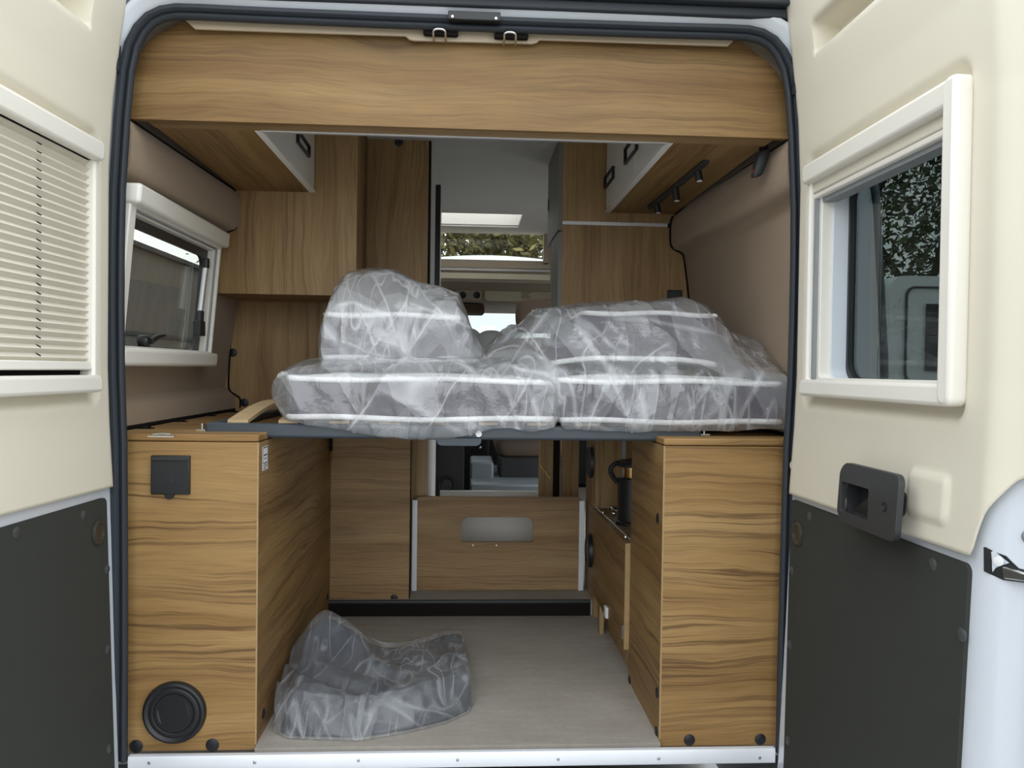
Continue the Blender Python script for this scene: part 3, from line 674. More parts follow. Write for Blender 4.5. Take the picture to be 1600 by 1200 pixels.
# door lock at the free edge
p = pix(1, 1549, 858, -.02); q = pix(1, 1600, 905, -.02)
s0, z1, z0 = p[0], p[1]+.003, q[1]-.012
lk = MB(); 
def fe(s, z, d): return fR(s, z, -.010-.034*sst(.675, .75, s)+d)
prof = [(s0, z1), (s0+.03, z1-.006), (s0+.045, z1-.020), (s0+.09, z1-.021), (s0+.09, z0+.008), (s0+.03, z0), (s0+.004, z0+.006)]
lk.prism(prof, lambda p, d: fe(p[0], p[1], d), -.004, .002); lko = lk.build('lock', 'black', dR)
m = MB(); m.prism([(s0+.033, z1-.020), (s0+.09, z1-.024), (s0+.09, z0+.010), (s0+.036, z0+.003)], lambda p, d: fe(p[0], p[1], d), .002, .010); m.build('latch_plate', 'steel', lko, bevel=.002)
m = MB(); p = fe(s0+.026, z1-.014, .004); m.lathe(p, (-1, -.6, 0), [(0, 0), (.007, 0), (.007, .003), (0, .004)], 14); m.build('latch_bolt', 'paper', lko, smooth=40)
m = MB(); p = pix(1, 1598, 838, -.03); m.lathe(fe(p[0]+.004, p[1], -.002), (-1, -.4, 0), [(0, 0), (.011, 0), (.010, .005), (.006, .009), (0, .010)], 18); m.build('bump_stop', 'grey_felt', dR, smooth=40)
#%%SPLIT
# ================================================================== CUPBOARDS
def caps(parent, items, axis, r=.0125, mat='plug'):
    for p in items:
        MB().lathe(p, axis, [(0, -.001), (r, -.001), (r, .0012), (r*.86, .0026), (0, .003)], 24).build('cover_cap', mat, parent, smooth=40)
XL, XR, YF = -.469, .475, .04
# --- left lower cupboard
lc = thing('locker', 'oak-look floor locker with a black socket flap and a round black air vent', 'cupboard', (-.65, .04, 0))
MB().box(-.808, XL-.0015, YF, YF+.016, -.0125, .700).build('front_panel', 'wx', lc)
MB().box(XL-.016, XL, YF+.0005, 1.03, 0, .699).build('side_panel', 'wy', lc)
MB().box(XL-.003, XL+.0008, YF-.0008, YF+.0008, 0, .700).build('edge_strip', 'wedge', lc)
MB().box(-.806, XL, YF-.001, 1.045, .7015, .718).build('top_board', 'wx2', lc, bevel=.003)
a, b = aY(238, 711, YF), aY(298, 772, YF); sc = MB(); sc.box(a.x, b.x, YF-.010, YF-.0002, b.z, a.z)
so = sc.build('socket_flap', 'black', lc, bevel=.002)
m = MB(); m.box(a.x+.002, b.x-.002, YF-.014, YF-.008, a.z-.012, a.z-.001); m.build('hinge_rail', 'black_soft', so, bevel=.002)
p = aY(266, 772, YF); m = MB(); m.lathe((p.x, YF-.001, p.z), (0, -1, 0), [(0, 0), (.0105, 0), (.0105, .007), (.009, .0085), (0, .0085)], 20); m.build('finger_tab', 'black', so, smooth=40)
p = aY(268, 747, YF-.010); m = MB()
for dz in (.006, .0, -.006): m.tube([(p.x-.006, YF-.0102, p.z+dz+.002), (p.x, YF-.0106, p.z+dz-.001), (p.x+.006, YF-.0102, p.z+dz-.003)], .0008, 5)
m.build('embossed_mark', 'black_soft', so)
def vent(c, axis, r, parent, mat='black'):
    c = Vector(c); ax = Vector(axis)
    v = MB().lathe(c, ax, [(r*.60, .001), (r*.64, .011), (r*.70, .0125), (r*.80, .010), (r*.90, .0135), (r*.965, .012), (r, .006), (r, -.001)], 48)
    vo = v.build('air_vent', mat, parent, smooth=40)
    u = ax.orthogonal().normalized(); w = ax.cross(u)
    if abs(w.z) > abs(u.z): u, w = w, u
    MB().lathe(c, ax, [(0, .0015), (r*.48, .002), (r*.58, .005), (r*.62, .010)], 40).build('vent_bowl', 'black', vo, smooth=40)
    fl_ = MB()
    for sgn in (-1, 1):
        P = []
        for i in range(13):
            t = PI*i/12; a_ = .55+sgn*PI/2+t-PI/2; rad = r*.52
            P.append(c+(w*math.cos(a_)+u*math.sin(a_))*rad+ax*(.003+.007*math.sin(t)))
        fl_.face(P)
    fl_.build('damper_flap', 'handle', vo, solid=.001)
    return vo
p = aY(273.5, 1112, YF); vent((p.x, YF, p.z), (0, -1, 0), .0715, lc)
caps(lc, [aY(213, 1166, YF), aY(332, 1164, YF)], (0, -1, 0), .0152)
p = aX(519, 920, XL); caps(lc, [(XL, .975, p.z), (XL, aX(411, 1138, XL).y, .045)], (1, 0, 0), .0125)
# printed sticker on the side
a, b = aX(404.5, 702, XL), aX(414, 734, XL); y0, y1 = .075, .125
stk = MB().box(XL, XL+.0006, y0, y1, b.z+.0, a.z+.002).build('sticker', 'paper', lc)
m = MB()
for i, (u0, u1, w0, w1_) in enumerate(((.05, .95, .93, .97), (.05, .95, .28, .32), (.05, .09, .30, .95), (.91, .95, .30, .95), (.2, .8, .60, .66), (.3, .7, .46, .50), (.1, .9, .20, .23), (.1, .9, .12, .15), (.1, .7, .04, .07))):
    H_ = a.z+.002-b.z; m.box(XL+.0005, XL+.001, y0+(y1-y0)*u0, y0+(y1-y0)*u1, b.z+H_*w0, b.z+H_*w1_)
m.build('print', 'ink', stk)
# bed fixings left lying along the top
for i, (px, py, w) in enumerate(((253, 681, .028), (227, 668.5, .02), (281, 658, .02), (327, 649, .02), (362, 643, .02))):
    p = aZ(px, py, .720); m = MB()
    if i: p.x = max(p.x, -.80); p.y = min(p.y, 1.0)
    m.box(p.x-w, p.x+w, p.y-.008, p.y+.008, .718, .7205); m.tube([(p.x-w*.7, p.y, .7225), (p.x, p.y, .7245), (p.x+w*.7, p.y, .7225)], .0025, 6)
    m.build('bracket', 'steel' if i == 0 else 'gap', lc)
# --- right lower cupboard
rc = thing('locker', 'oak-look floor locker beside the right-hand door, plain front with two black caps', 'cupboard', (.65, .04, 0))
MB().box(XR+.0015, .808, YF, YF+.016, -.0165, .700).build('front_panel', 'wx2', rc)
MB().box(XR, XR+.016, YF+.0005, .405, 0, .699).build('side_panel', 'wy', rc)
MB().box(XR-.0008, XR+.003, YF-.0008, YF+.0008, 0, .700).build('edge_strip', 'wedge', rc)
MB().box(XR, .806, YF-.001, 1.0, .7015, .718).build('top_board', 'wx', rc, bevel=.003)
caps(rc, [aY(1077, 1156, YF), aY(1188, 1155, YF)], (0, -1, 0), .0135)
def capx(px, py): p = aX(px, py, XR); return (XR, p.y, p.z)
caps(rc, [capx(1028, 810), capx(1027, 1083), capx(1026, 1143), capx(984, 1063)], (-1, 0, 0), .0125)
# --- rear part of the right-hand base: pump bay with ajar lower door
pb = thing('base_cupboard', 'oak-look base cupboard behind the right locker with an open bay and two round black vents', 'cupboard', (.6, .75, 0))
XP = .462
zt = .392
MB().box(XP, XP+.016, .412, 1.10, .085, zt-.004).build('door', 'wy2', pb)
MB().box(XP-.0006, XP+.0166, .409, .4125, .085, zt-.004).build('door_edge', 'wedge', pb)
MB().tube([(XP+.02, .42, zt+.001), (XP+.006, 1.0, zt+.001)], .0025, 6).build('door_top_rail', 'alu_matt', pb)
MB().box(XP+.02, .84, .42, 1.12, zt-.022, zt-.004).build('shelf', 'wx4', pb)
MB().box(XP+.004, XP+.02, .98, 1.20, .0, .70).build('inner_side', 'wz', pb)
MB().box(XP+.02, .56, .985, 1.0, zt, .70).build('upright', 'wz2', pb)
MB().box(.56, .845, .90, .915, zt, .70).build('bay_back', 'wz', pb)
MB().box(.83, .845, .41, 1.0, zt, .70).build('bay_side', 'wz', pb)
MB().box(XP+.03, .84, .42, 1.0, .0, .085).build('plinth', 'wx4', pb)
vent((XP+.003, 1.065, .545), (-1, 0, 0), .060, pb, 'black'); vent((XP-.002, 1.03, .228), (-1, 0, 0), .060, pb, 'black')
p = aX(951, 910, XP-.004); m = MB().box(XP-.010, XP, .66, .69, .095, .13); m.build('hinge', 'paper', pb, bevel=.002)
m = MB().box(XP-.004, XP+.012, .425, .435, .11, .15); m.build('hinge', 'steel', pb)
MB().box(XP-.004, XP+.01, .80, .83, 0, .09).build('foot', 'wedge', pb)
for y in (.99, .86, .47):
    MB().lathe((XP+.012, y, zt+.0), (0, 0, 1), [(0, 0), (.006, 0), (.005, .006), (0, .007)], 10).build('fixing', 'steel', pb, smooth=40)
# black pump in the bay
wp_ = thing('water_pump', 'black upright canister with brass top standing in the open bay on the right', 'pump', (.56, .72, zt-.004))
cyy = .70; cx = aY(964, 780, .70).x+.052; z0 = zt-.004; z1 = aY(985, 745, .70).z
MB().lathe((cx, cyy, z0), (0, 0, 1), [(0, 0), (.055, 0), (.055, .010), (.050, .014), (.050, z1-z0-.004), (.046, z1-z0), (0, z1-z0)], 32).build('canister', 'black', wp_, smooth=40)
MB().lathe((cx, cyy, z1), (0, 0, 1), [(0, 0), (.034, 0), (.034, .026), (.038, .026), (.038, .034), (0, .034)], 28).build('brass_collar', 'brass', wp_, smooth=40)
MB().lathe((cx, cyy, z1+.034), (0, 0, 1), [(0, 0), (.052, 0), (.054, .008), (.048, .018), (0, .020)], 28).build('cap', 'black_soft', wp_, smooth=40)
MB().tube(chaikin([(cx-.05, cyy, z1+.045), (cx-.075, cyy-.01, z1+.035), (cx-.075, cyy, z1+.01), (cx-.05, cyy+.01, z1-.02)], 2, False), .008, 8).build('hose', 'black_soft', wp_, smooth=60)
m = MB()
for i in range(7):
    a0 = R_.random()*6; x0, y0 = .505+R_.random()*.05, .80+R_.random()*.12
    m.tube(chaikin([(x0, y0, z0+.006), (x0+.03*math.cos(a0), y0-.03, z0+.022), (x0+.02, y0-.05*abs(math.sin(a0)), z0+.012), (x0+.035, y0-.06, z0+.008)], 2, False), .004, 6)
m.build('fittings', 'steel', wp_, smooth=60)
# --- overhead cupboards
ZO = 1.432
def overhead(side, xin, y1, label):
    t = thing('overhead_cupboard', label, 'cupboard', (side*.6, .4, ZO))
    MB().box(min(side*xin, side*.727), max(side*xin, side*.727), .105, y1, ZO, ZO+.016).build('bottom_panel', 'wy2', t)
    MB().box(min(side*(xin-.004), side*(xin+.014)), max(side*(xin-.004), side*(xin+.014)), .105, y1, ZO-.001, ZO+.006).build('edge_trim', 'white_door', t)
    return t
ol = overhead(-1, .487, .764, 'overhead cupboard on the left wall with one white flap and oak-look underside')
orr = overhead(1, .487, .969, 'overhead cupboard on the right wall with two white flaps and the spotlight rail underneath')
def flap(t, side, x, y0, y1, hpx):
    d = MB().prism(rr(y0, y1, ZO+.009, 1.69, .006), 'YZ', side*x, side*(x+.016)).build('flap', 'white_door', t, bevel=.002)
    a = [aX(q[0], q[1], side*x) for q in hpx]
    yc = sum(p.y for p in a)/4; zc = sum(p.z for p in a)/4
    ys = sorted(p.y for p in a); zs = sorted(p.z for p in a); hy = (ys[3]+ys[2]-ys[1]-ys[0])/4; hz = max(.016, (zs[3]+zs[2]-zs[1]-zs[0])/4)
    MB().prism(rr(yc-hy, yc+hy, zc-hz, zc+hz, .003), 'YZ', side*(x-.009), side*(x-.0), [rr(yc-hy+.008, yc+hy-.008, zc-hz+.0055, zc+hz-.0055, .002)]).build('handle', 'black', d, bevel=.0015)
    return d
flap(ol, -1, .485, .155, .755, [(455, 213), (470, 214), (487, 235), (475, 238)])
MB().box(-.503, -.487, .108, .150, ZO+.005, 1.69).build('end_strip', 'white_door', ol)
flap(orr, 1, .485, .165, .472, [(983, 226), (1003, 226), (992, 241), (975, 239)])
flap(orr, 1, .485, .478, .962, [(953, 269), (966, 269), (955, 287), (942, 285)])
MB().box(.487, .503, .108, .160, ZO+.005, 1.69).build('end_strip', 'white_door', orr)
# --- header board across the opening
hb_ = thing('header_board', 'wide oak-look header board across the top of the door opening', 'board', (0, .07, ZO))
cl_ = [(217, 85), (230, 68), (245, 55), (260, 46), (287, 33)]; cr__ = [(1156, 66), (1176, 79), (1200, 97), (1215, 115)]
PL = [aY(*q, YF) for q in cl_]; PR = [aY(*q, YF) for q in cr__]
poly = [(-.765, ZO), (.765, ZO), (.765, 1.53)] + [(p.x, p.z) for p in PR[::-1]] + [(.55, 1.69), (-.55, 1.69)] + [(p.x, p.z) for p in PL[::-1]] + [(-.765, 1.53)]
MB().prism(poly, 'XZ', YF, YF+.018).build('front_board', 'wx3', hb_)
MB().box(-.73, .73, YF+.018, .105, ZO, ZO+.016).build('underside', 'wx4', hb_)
MB().box(-.485, .485, .100, .112, ZO-.003, ZO+.02).build('light_strip', 'alu_matt', hb_, bevel=.001)
for px, py in ((466, 204), (728, 215)):
    p = aY(px, py, .098); MB().lathe((p.x, .0995, ZO+.006), (0, -1, 0), [(0, 0), (.004, 0), (.003, .002), (0, .002)], 10).build('screw', 'wedge', hb_, smooth=40)
# --- spotlights on rail
sr = thing('spotlight_rail', 'black ceiling rail with three small spotlights under the right overhead cupboard', 'spotlight', tuple(aZ(1060, 288, ZO)))
a, b = aZ(1103, 253, ZO-.006), aZ(1016, 324, ZO-.006)
MB().tube([a, b], .010, 10).build('rail', 'black_soft', sr, smooth=50)
for (x0, y0), (x1, y1) in (((1089, 266), (1090, 283)), ((1054, 293), (1053, 314)), ((1025, 318), (1026, 333))):
    p = aZ(x0, y0, ZO-.012); L_ = (y1-y0)/F*(p.y-CAM.y)*1.02
    MB().tube([p+Vector((0, 0, .008)), p+Vector((.003, -.002, -.012))], .006, 8).build('joint', 'black', sr, smooth=50)
    q = p+Vector((.006, -.004, -L_)); so_ = MB().cyl(p+Vector((.002, -.002, -.006)), q, .0105, 18).build('spotlight', 'black', sr, smooth=50)
    MB().cyl(q+Vector((0, 0, .001)), q+Vector((0, 0, -.0015)), .008, 16).build('lens', 'lens', so_, smooth=50)
# --- belt buckle hanging behind the header board
p0, p1, p2 = aY(1193, 214, .118), aY(1193, 236, .118), aY(1182, 276, .118)
bb = thing('belt_buckle', 'black belt buckle with a red button hanging below the right end of the header board', 'buckle', tuple(p0))
MB().obox(p0+Vector((-.011, -.004, .02)), (.022, 0, 0), (0, .006, 0), tuple((p1-p0)+Vector((0, 0, -.02)))).build('strap', 'gap', bb, bevel=.001)
ax_ = (p2-p1); u_ = Vector((1, 0, .25)).normalized()
m = MB(); rg = []
for t, w, th in ((0, .011, .010), (.08, .016, .013), (.35, .017, .014), (.6, .016, .014), (.9, .0145, .013), (1.0, .011, .010)):
    c_ = p1+ax_*t+Vector((0, 0, 0)); rg.append([c_+u_*w*math.copysign(abs(math.cos(k*PI/8))**.6, math.cos(k*PI/8))+Vector((0, 1, 0))*th*math.copysign(abs(math.sin(k*PI/8))**.6, math.sin(k*PI/8)) for k in range(16)])
m.rings(rg); m.build('housing', 'black_soft', bb, smooth=50)
c_ = p1+ax_*.66-u_*.0150; m = MB(); m.obox(c_+Vector((-.003, -.006, -.010)), (.005, 0, 0), (0, .010, 0), (.006, 0, .022)); m.build('button', 'red', bb, bevel=.001)
# --- tall cupboards and panels at the front of the bed space
tw = thing('wall_cupboard', 'tall oak-look cupboard front on the left, hanging above the bed', 'cupboard', (-.55, .78, 1.1))
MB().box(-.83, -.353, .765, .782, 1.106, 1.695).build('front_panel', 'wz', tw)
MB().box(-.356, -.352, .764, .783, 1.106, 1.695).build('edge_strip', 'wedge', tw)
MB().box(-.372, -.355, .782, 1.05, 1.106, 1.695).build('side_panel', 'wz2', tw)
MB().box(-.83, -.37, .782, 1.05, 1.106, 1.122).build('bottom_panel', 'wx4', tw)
MB().box(-.3715, -.3555, .7815, .7835, 1.11, 1.69).build('shadow_gap', 'gap', tw)
lp = thing('wall_panel', 'oak-look back panel on the left under the tall wall cupboard, with two black caps', 'panel', (-.6, 1.06, .72))
MB().box(-.87, -.36, 1.05, 1.066, .70, 1.12).build('board', 'wz2', lp)
caps(lp, [aY(364, 551, 1.05), aY(382, 629, 1.05)], (0, -1, 0), .0145)
bp = thing('washroom_panel', 'tall oak-look washroom panel left of the aisle with one black cap at the top', 'panel', (-.25, 1.06, .0565))
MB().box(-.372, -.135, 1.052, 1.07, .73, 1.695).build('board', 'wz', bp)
MB().box(-.139, -.131, 1.0515, 1.09, .73, 1.695).build('edge_strip', 'gap', bp)
m = MB(); m.box(-.150, -.133, 1.07, 2.25, .73, 1.695); m.box(-.150, -.133, 1.18, 1.88, .0565, .73); m.build('side_panel', 'ceil', bp)
caps(bp, [aY(623, 222.5, 1.052)], (0, -1, 0), .0145)
bar = MB().box(-.133, -.112, 1.52, 1.55, .8, aY(680, 288, 1.52).z)
tag(bar.build('curtain_rail', 'black', bevel=.003), 'upright black rail at the left side of the aisle', 'rail')
lop = thing('partition_panel', 'low oak-look partition at the left end of the floor with horizontal grain', 'panel', (-.33, 1.02, .05))
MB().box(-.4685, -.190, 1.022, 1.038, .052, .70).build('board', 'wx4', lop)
MB().box(-.1895, -.1875, 1.0215, 1.05, .052, .70).build('edge_strip', 'gap', lop)
caps(lop, [aY(616, 934, 1.022)], (0, -1, 0), .0125)
rp = thing('tall_cupboard', 'tall oak-look cupboard right of the aisle with an aluminium strip and a black socket', 'cupboard', (.6, .98, .06))
zs_ = aY(960, 350, .97).z
MB().box(.333, .80, .97, .986, .70, zs_-.006).build('lower_board', 'wz2', rp)
MB().box(.333, .80, .97, .986, zs_+.006, 1.695).build('upper_board', 'wz', rp)
MB().box(.333, aY(1047, 350, .968).x, .966, .975, zs_-.0065, zs_+.0065).build('strip', 'alu_matt', rp, bevel=.001)
m = MB(); p = aY(1046, 352, .965); m.box(p.x-.006, p.x+.004, .962, .97, p.z-.008, p.z+.006); m.build('strip_stop', 'gap', rp)
MB().box(.320, .333, .9705, 1.19, .70, 1.36).build('side_panel', 'grey_lam', rp)
MB().box(.318, .334, .9705, 1.34, 1.368, 1.695).build('upper_side', 'grey_lam', rp)
MB().tube([(.319, 1.30, 1.50), (.319, 1.30, 1.545)], .005, 6).build('hinge', 'gap', rp)
a, b = aY(1042, 453, .97), aY(1065, 476, .97); m = MB().prism(rr(a.x, b.x, b.z, a.z, .004), 'XZ', .961, .97); sk_ = m.build('socket', 'black', rp, bevel=.002)
MB().prism(rr(a.x+.008, b.x-.008, b.z+.008, a.z-.008, .012), 'XZ', .9598, .9612).build('socket_insert', 'black_soft', sk_)
# --- centre panel with the grab cut-out, in aluminium channels
cp = thing('divider_board', 'oak-look removable divider with a rounded cut-out, held in two aluminium channels', 'panel', (.13, 1.12, .057))
YC = 1.125
a, b = aY(645, 776, YC), aY(911, 925, YC); h0, h1 = aY(721, 808, YC), aY(833, 847, YC)
hole = [(h0.x, h1.z), (h1.x, h1.z), (h1.x, h0.z-.0), (h0.x+.028, h0.z)] + [(h0.x+.028*(1-math.sin(t*PI/2/5)), h0.z-.028*(1-math.cos(t*PI/2/5))) for t in range(1, 5)]
hole = [(h0.x, h1.z), (h1.x, h1.z)] + [(h1.x-.03*(1-math.cos(t*PI/12)), h0.z-.03*(1-math.sin(t*PI/12))) for t in range(7)] + [(h0.x+.03*(1-math.sin(t*PI/12)), h0.z-.03*(1-math.cos(t*PI/12))) for t in range(7)]
outl = [(a.x+.006, .057), (b.x-.006, .057)] + [(b.x-.006-.022*(1-math.cos(t*PI/12)), a.z-.022*(1-math.sin(t*PI/12))) for t in range(7)] + [(a.x+.006+.022*(1-math.sin(t*PI/12)), a.z-.022*(1-math.cos(t*PI/12))) for t in range(7)]
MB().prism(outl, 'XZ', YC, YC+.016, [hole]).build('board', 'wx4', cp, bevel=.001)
MB().box(h0.x-.09, h1.x+.07, YC+.30, YC+.32, .1, .38).build('inner_wall', 'white_door', cp)  # white finish stands in for daylight reaching the space behind
for x0 in (a.x-.001, b.x-.019):
    MB().box(x0, x0+.019, YC-.007, YC-.001, .057, a.z-.012).build('channel', 'alu', cp, bevel=.001)
for q in ((739, 852), (776, 852)):
    p = aY(*q, YC-.001); MB().lathe((p.x, YC, p.z), (0, -1, 0), [(0, 0), (.0035, 0), (.003, .002), (0, .002)], 10).build('screw', 'steel', cp, smooth=40)
MB().box(aY(640, 700, 1.16).x, aY(668, 700, 1.16).x, 1.16, 1.175, .057, .72).build('jamb', 'wz2', cp)
#%%SPLIT
# ================================================================== BED
bd = thing('bed_frame', 'blue-grey steel bed frame with beech slats lying across both lockers', 'bed frame', (-.0, .13, .718))
a, b = aY(320, 660, .12), aY(1096, 692, .12); bx0, bx1, bz0, bz1 = a.x, b.x, .7035, .7385
m = MB(); m.box(bx0, bx1, .118, .145, bz0, bz1); m.build('front_rail', 'bedsteel', bd, bevel=.007, seg=3)
m = MB(); m.box(bx0, bx1, .90, .925, .7185, bz1); m.build('rear_rail', 'bedsteel', bd, bevel=.004)
for x in (bx0, bx1-.025):
    m = MB(); m.box(x, x+.025, .142, .902, .7185, bz1); m.build('side_rail', 'bedsteel', bd, bevel=.004)
pitch = .121; x0 = aY(370, 659, .13).x; sl0 = None
for k in range(10):
    if sl0 is None:
        m = MB(); P = [(.138+.77*t/14, bz1-.002+.034*math.sin(PI*t/14)) for t in range(15)]
        m.rings([[Vector((x0-.024, y, z)), Vector((x0+.024, y, z)), Vector((x0+.024, y, z+.009)), Vector((x0-.024, y, z+.009))] for y, z in P])
        sl0 = m.build('slat', 'slat', bd, smooth=40)
    else: copy_part(sl0, (pitch*k, 0, 0), bd)
a, b = aY(682, 690, .117), aY(752, 697, .117)
MB().prism([(a.x, bz0+.004)]+[(a.x+.016*(1-math.cos(t*PI/12))*.9, b.z+.012*(1-math.sin(t*PI/12))) for t in range(7)]+[(b.x-.016*(1-math.cos(t*PI/12))*.9, b.z+.012*(1-math.sin(t*PI/12))) for t in range(6, -1, -1)]+[(b.x, bz0+.004)], 'XZ', .114, .118).build('latch_tab', 'bedsteel', bd, bevel=.001)
p = aY(748, 678, .117); MB().lathe((p.x, .118, p.z), (0, -1, 0), [(0, 0), (.0075, 0), (.0075, .003), (.004, .0035), (.0035, .001), (0, .001)], 20).build('ring_screw', 'piping', bd, smooth=40)
for px, py in ((316, 674), (1100, 690)):
    p = aY(px, py, .15); m = MB(); m.box(p.x-.012, p.x+.012, .14, .17, .718, .7215); m.box(p.x-.002, p.x+.002, .15, .16, .7185, .735); m.build('fixing_bracket', 'steel', bd)
# strap with hook under the frame near the left locker
p = aX(517, 700, XL+.006); hk = thing('hook_strap', 'dark strap with a brass hook hanging inside the left locker side', 'strap', tuple(p))
m = MB(); m.box(p.x-.004, p.x+.004, p.y-.012, p.y+.012, p.z-.01, .699); m.build('webbing', 'gap', hk)
m = MB(); m.tube(chaikin([(p.x, p.y, p.z-.005), (p.x, p.y-.008, p.z-.03), (p.x, p.y-.002, p.z-.05), (p.x, p.y+.01, p.z-.04)], 2, False), .003, 6); m.build('hook', 'brass', hk, smooth=50)
# ================================================================== MATTRESSES
def mattress(label, x0, x1, y0, y1, z0, z1, shL=0, shR=0, wave=0):
    t = thing('mattress', label, 'mattress', ((x0+x1)/2, y0, z0), 'grey mattress sections in plastic')
    def P(u, v, w):          # u 0..1 x, v 0..1 y, w 0..1 z
        xa = x0+shL*w; xb = x1-shR*w; x = xa+(xb-xa)*u
        return Vector((x, y0+(y1-y0)*v, z0+(z1-z0)*w+wave*math.sin(u*PI)*(1-w)+.003*math.sin(u*9+w*3)))
    def loop(w, e=0.0, n=10):
        Q = []; r = .05
        pts = rr(0, 1, 0, 1, r, 4); Q = []
        for i in range(len(pts)):
            a_, b_ = Vector(pts[i]), Vector(pts[(i+1) % len(pts)]); k = max(1, int((b_-a_).length*12))
            for j in range(k): q = a_+(b_-a_)*j/k; Q.append(q)
        return [P(q.x, q.y, w) for q in Q]
    MB().rings([loop(w) for w in (.06, .3, .5, .7, .94)], cap=False).build('border', 'mesh', t, smooth=50)
    l0, l1 = loop(.05), loop(.95)
    c1 = sum(l1, Vector())/len(l1); c0 = sum(l0, Vector())/len(l0)
    def dome(lp, c, h):
        return [[c+(p-c)*k+Vector((0, 0, h*(1-k**4))) for p in lp] for k in (1, .97, .9, .7, .4, .02)]
    MB().rings(dome(l1, c1, .018), cap=True).build('top_panel', 'ticking', t, smooth=60)
    MB().rings(dome(l0, c0, -.001), cap=True).build('bottom_panel', 'ticking', t, smooth=60)
    MB().tube(l1, .0068, 8, closed=True).build('piping', 'piping', t, smooth=60)
    MB().tube(l0, .0072, 8, closed=True).build('piping', 'piping', t, smooth=60)
    return t
mattress('lower left mattress section in plastic, lying straight on the steel bed frame', -.428, .224, .128, .88, .748, .853)
mattress('lower right mattress section, grey with white piping, reaching to the right wall', .236, .80, .128, .88, .747, .856)
mattress('small upper left mattress section stacked under the tallest puffed plastic', -.362, .038, .26, .80, .893, 1.018, .0, .055)
mattress('upper right mattress section stacked on the lower right one under clear plastic', .235, .675, .28, .84, .888, 1.036, .085, .0, .018)
# ---------------------------------------------------------------- polythene
def crumple(p, s, amp, seed, aniso=(1, 1, 1)):
    q = Vector((p.x*aniso[0]+seed, p.y*aniso[1], p.z*aniso[2]+seed*.7))
    q += Vector(noise.noise_vector(q*2.5))*.06
    k = 0; w = 1.0
    for o in range(3):
        k += w*(.55-abs(noise.noise(q*s*.55*(2.0**o)+Vector((o*5.1, 0, 0))))*1.6); w *= .48
    return amp*(k+.35*noise.noise(q*s*.3))
def resample(P, n):
    P = [Vector((0, *q)) for q in P]; P.append(P[0]); d = [0]
    for a_, b_ in zip(P[:-1], P[1:]): d.append(d[-1]+(b_-a_).length)
    o = []; j = 0
    for i in range(n):
        t = d[-1]*i/n
        while d[j+1] < t: j += 1
        f_ = (t-d[j])/max(1e-9, d[j+1]-d[j]); o.append(P[j]+(P[j+1]-P[j])*f_)
    return o
def bag(keys, nx, nr, amp, s, seed, mat, label, aniso=(1, 1, 1), zmin=None, diag=0, name='plastic_bag', base=(0, 0, 0), grp='clear plastic bags around the mattress sections'):
    """keys: (x, [(y, z) * k]) cross-sections from left to right"""
    xs = [k[0] for k in keys]; X = []
    for i in range(nx+1):
        X.append(xs[0]+(xs[-1]-xs[0])*i/nx)
    rgs = []
    def sec(x):
        for (xa, A), (xb, B) in zip(keys[:-1], keys[1:]):
            if x <= xb+1e-9:
                t = (x-xa)/(xb-xa); return [(a_[0]+(b_[0]-a_[0])*t, a_[1]+(b_[1]-a_[1])*t) for a_, b_ in zip(A, B)]
        return keys[-1][1]
    for x in X:
        S = resample(chaikin(sec(x), 2), nr); rgs.append([Vector((x, q.y, q.z)) for q in S])
    # close the ends with a puckered cap
    def capr(r, dx):
        c = sum(r, Vector())/len(r); return [[c+(p-c)*k+Vector((dx*(1-k*k), 0, 0)) for p in r] for k in (.08, .4, .7, .9)]
    rgs = capr(rgs[0], -.012)+rgs+capr(rgs[-1], .012)[::-1]
    m = MB(); m.rings(rgs); bmesh.ops.recalc_face_normals(m.bm, faces=m.bm.faces); m.bm.normal_update()
    mv = []
    for v in m.bm.verts:
        p = v.co; n_ = v.normal
        w = .35+.65*sst(.9, .2, p.y)
        q = Vector((p.x+diag*p.z, p.y, p.z-diag*.3*p.x))
        k = crumple(q, s, amp, seed, aniso)*w
        # long sharp pleats
        t = (p.x*1.0+p.z*(.55+diag))*7+noise.noise(p*6)*.5; fold = max(0, 1-abs((t % 1)-.5)/.045)
        k += amp*.55*fold*sst(-.2, .35, noise.noise(Vector((p.x*3, p.z*2, seed))))*w
        mv.append((v, p+n_*k))
    for v, c in mv:
        v.co = c
        if zmin is not None and v.co.z < zmin(v.co): v.co.z = zmin(v.co)
    o = m.build(name, mat, smooth=80); tag(o, label, 'plastic bag', grp); return o
def zy(px, py, Y): return aY(px, py, Y).z
def xy(px, Y): return aY(px, 600, Y).x
# lower left bag
def KL(px, yt, yf, yb, y0=.106, back=.93, top=.0):
    """px column; yt top outline, yf front fold line, yb bottom outline"""
    x = xy(px, y0); zt = zy(px, yt, .30); zf = zy(px, yf, y0+.01); zb = zy(px, yb, y0)
    return (x, [(y0, zb), (y0-.004, (zb+zf)/2), (y0+.006, zf), (.22, (zf*.35+zt*.65)), (.34, zt), (back, zt-.01), (back+.02, .80), (back, .745), (.16, max(zb+.008, .742)), (y0+.008, zb-.003)])
bag([KL(431, 588, 596, 618, .15, .80), KL(437, 574, 588, 632, .125, .9), KL(450, 566, 583, 650, .108), KL(480, 560, 580, 662), KL(520, 556, 580, 669), KL(580, 553, 580, 677), KL(640, 551, 582, 684), KL(700, 551, 582, 685), KL(740, 550, 584, 677), KL(770, 548, 583, 670), KL(800, 545, 583, 669), KL(835, 546, 585, 675), KL(868, 560, 590, 668), KL(874, 575, 600, 655, .13, .9)],
    150, 150, .011, 7.0, 2.3, 'film', 'long clear plastic bag over the lower left mattress section, sagging over the frame edge', (1, .7, 1.3), None, .3)
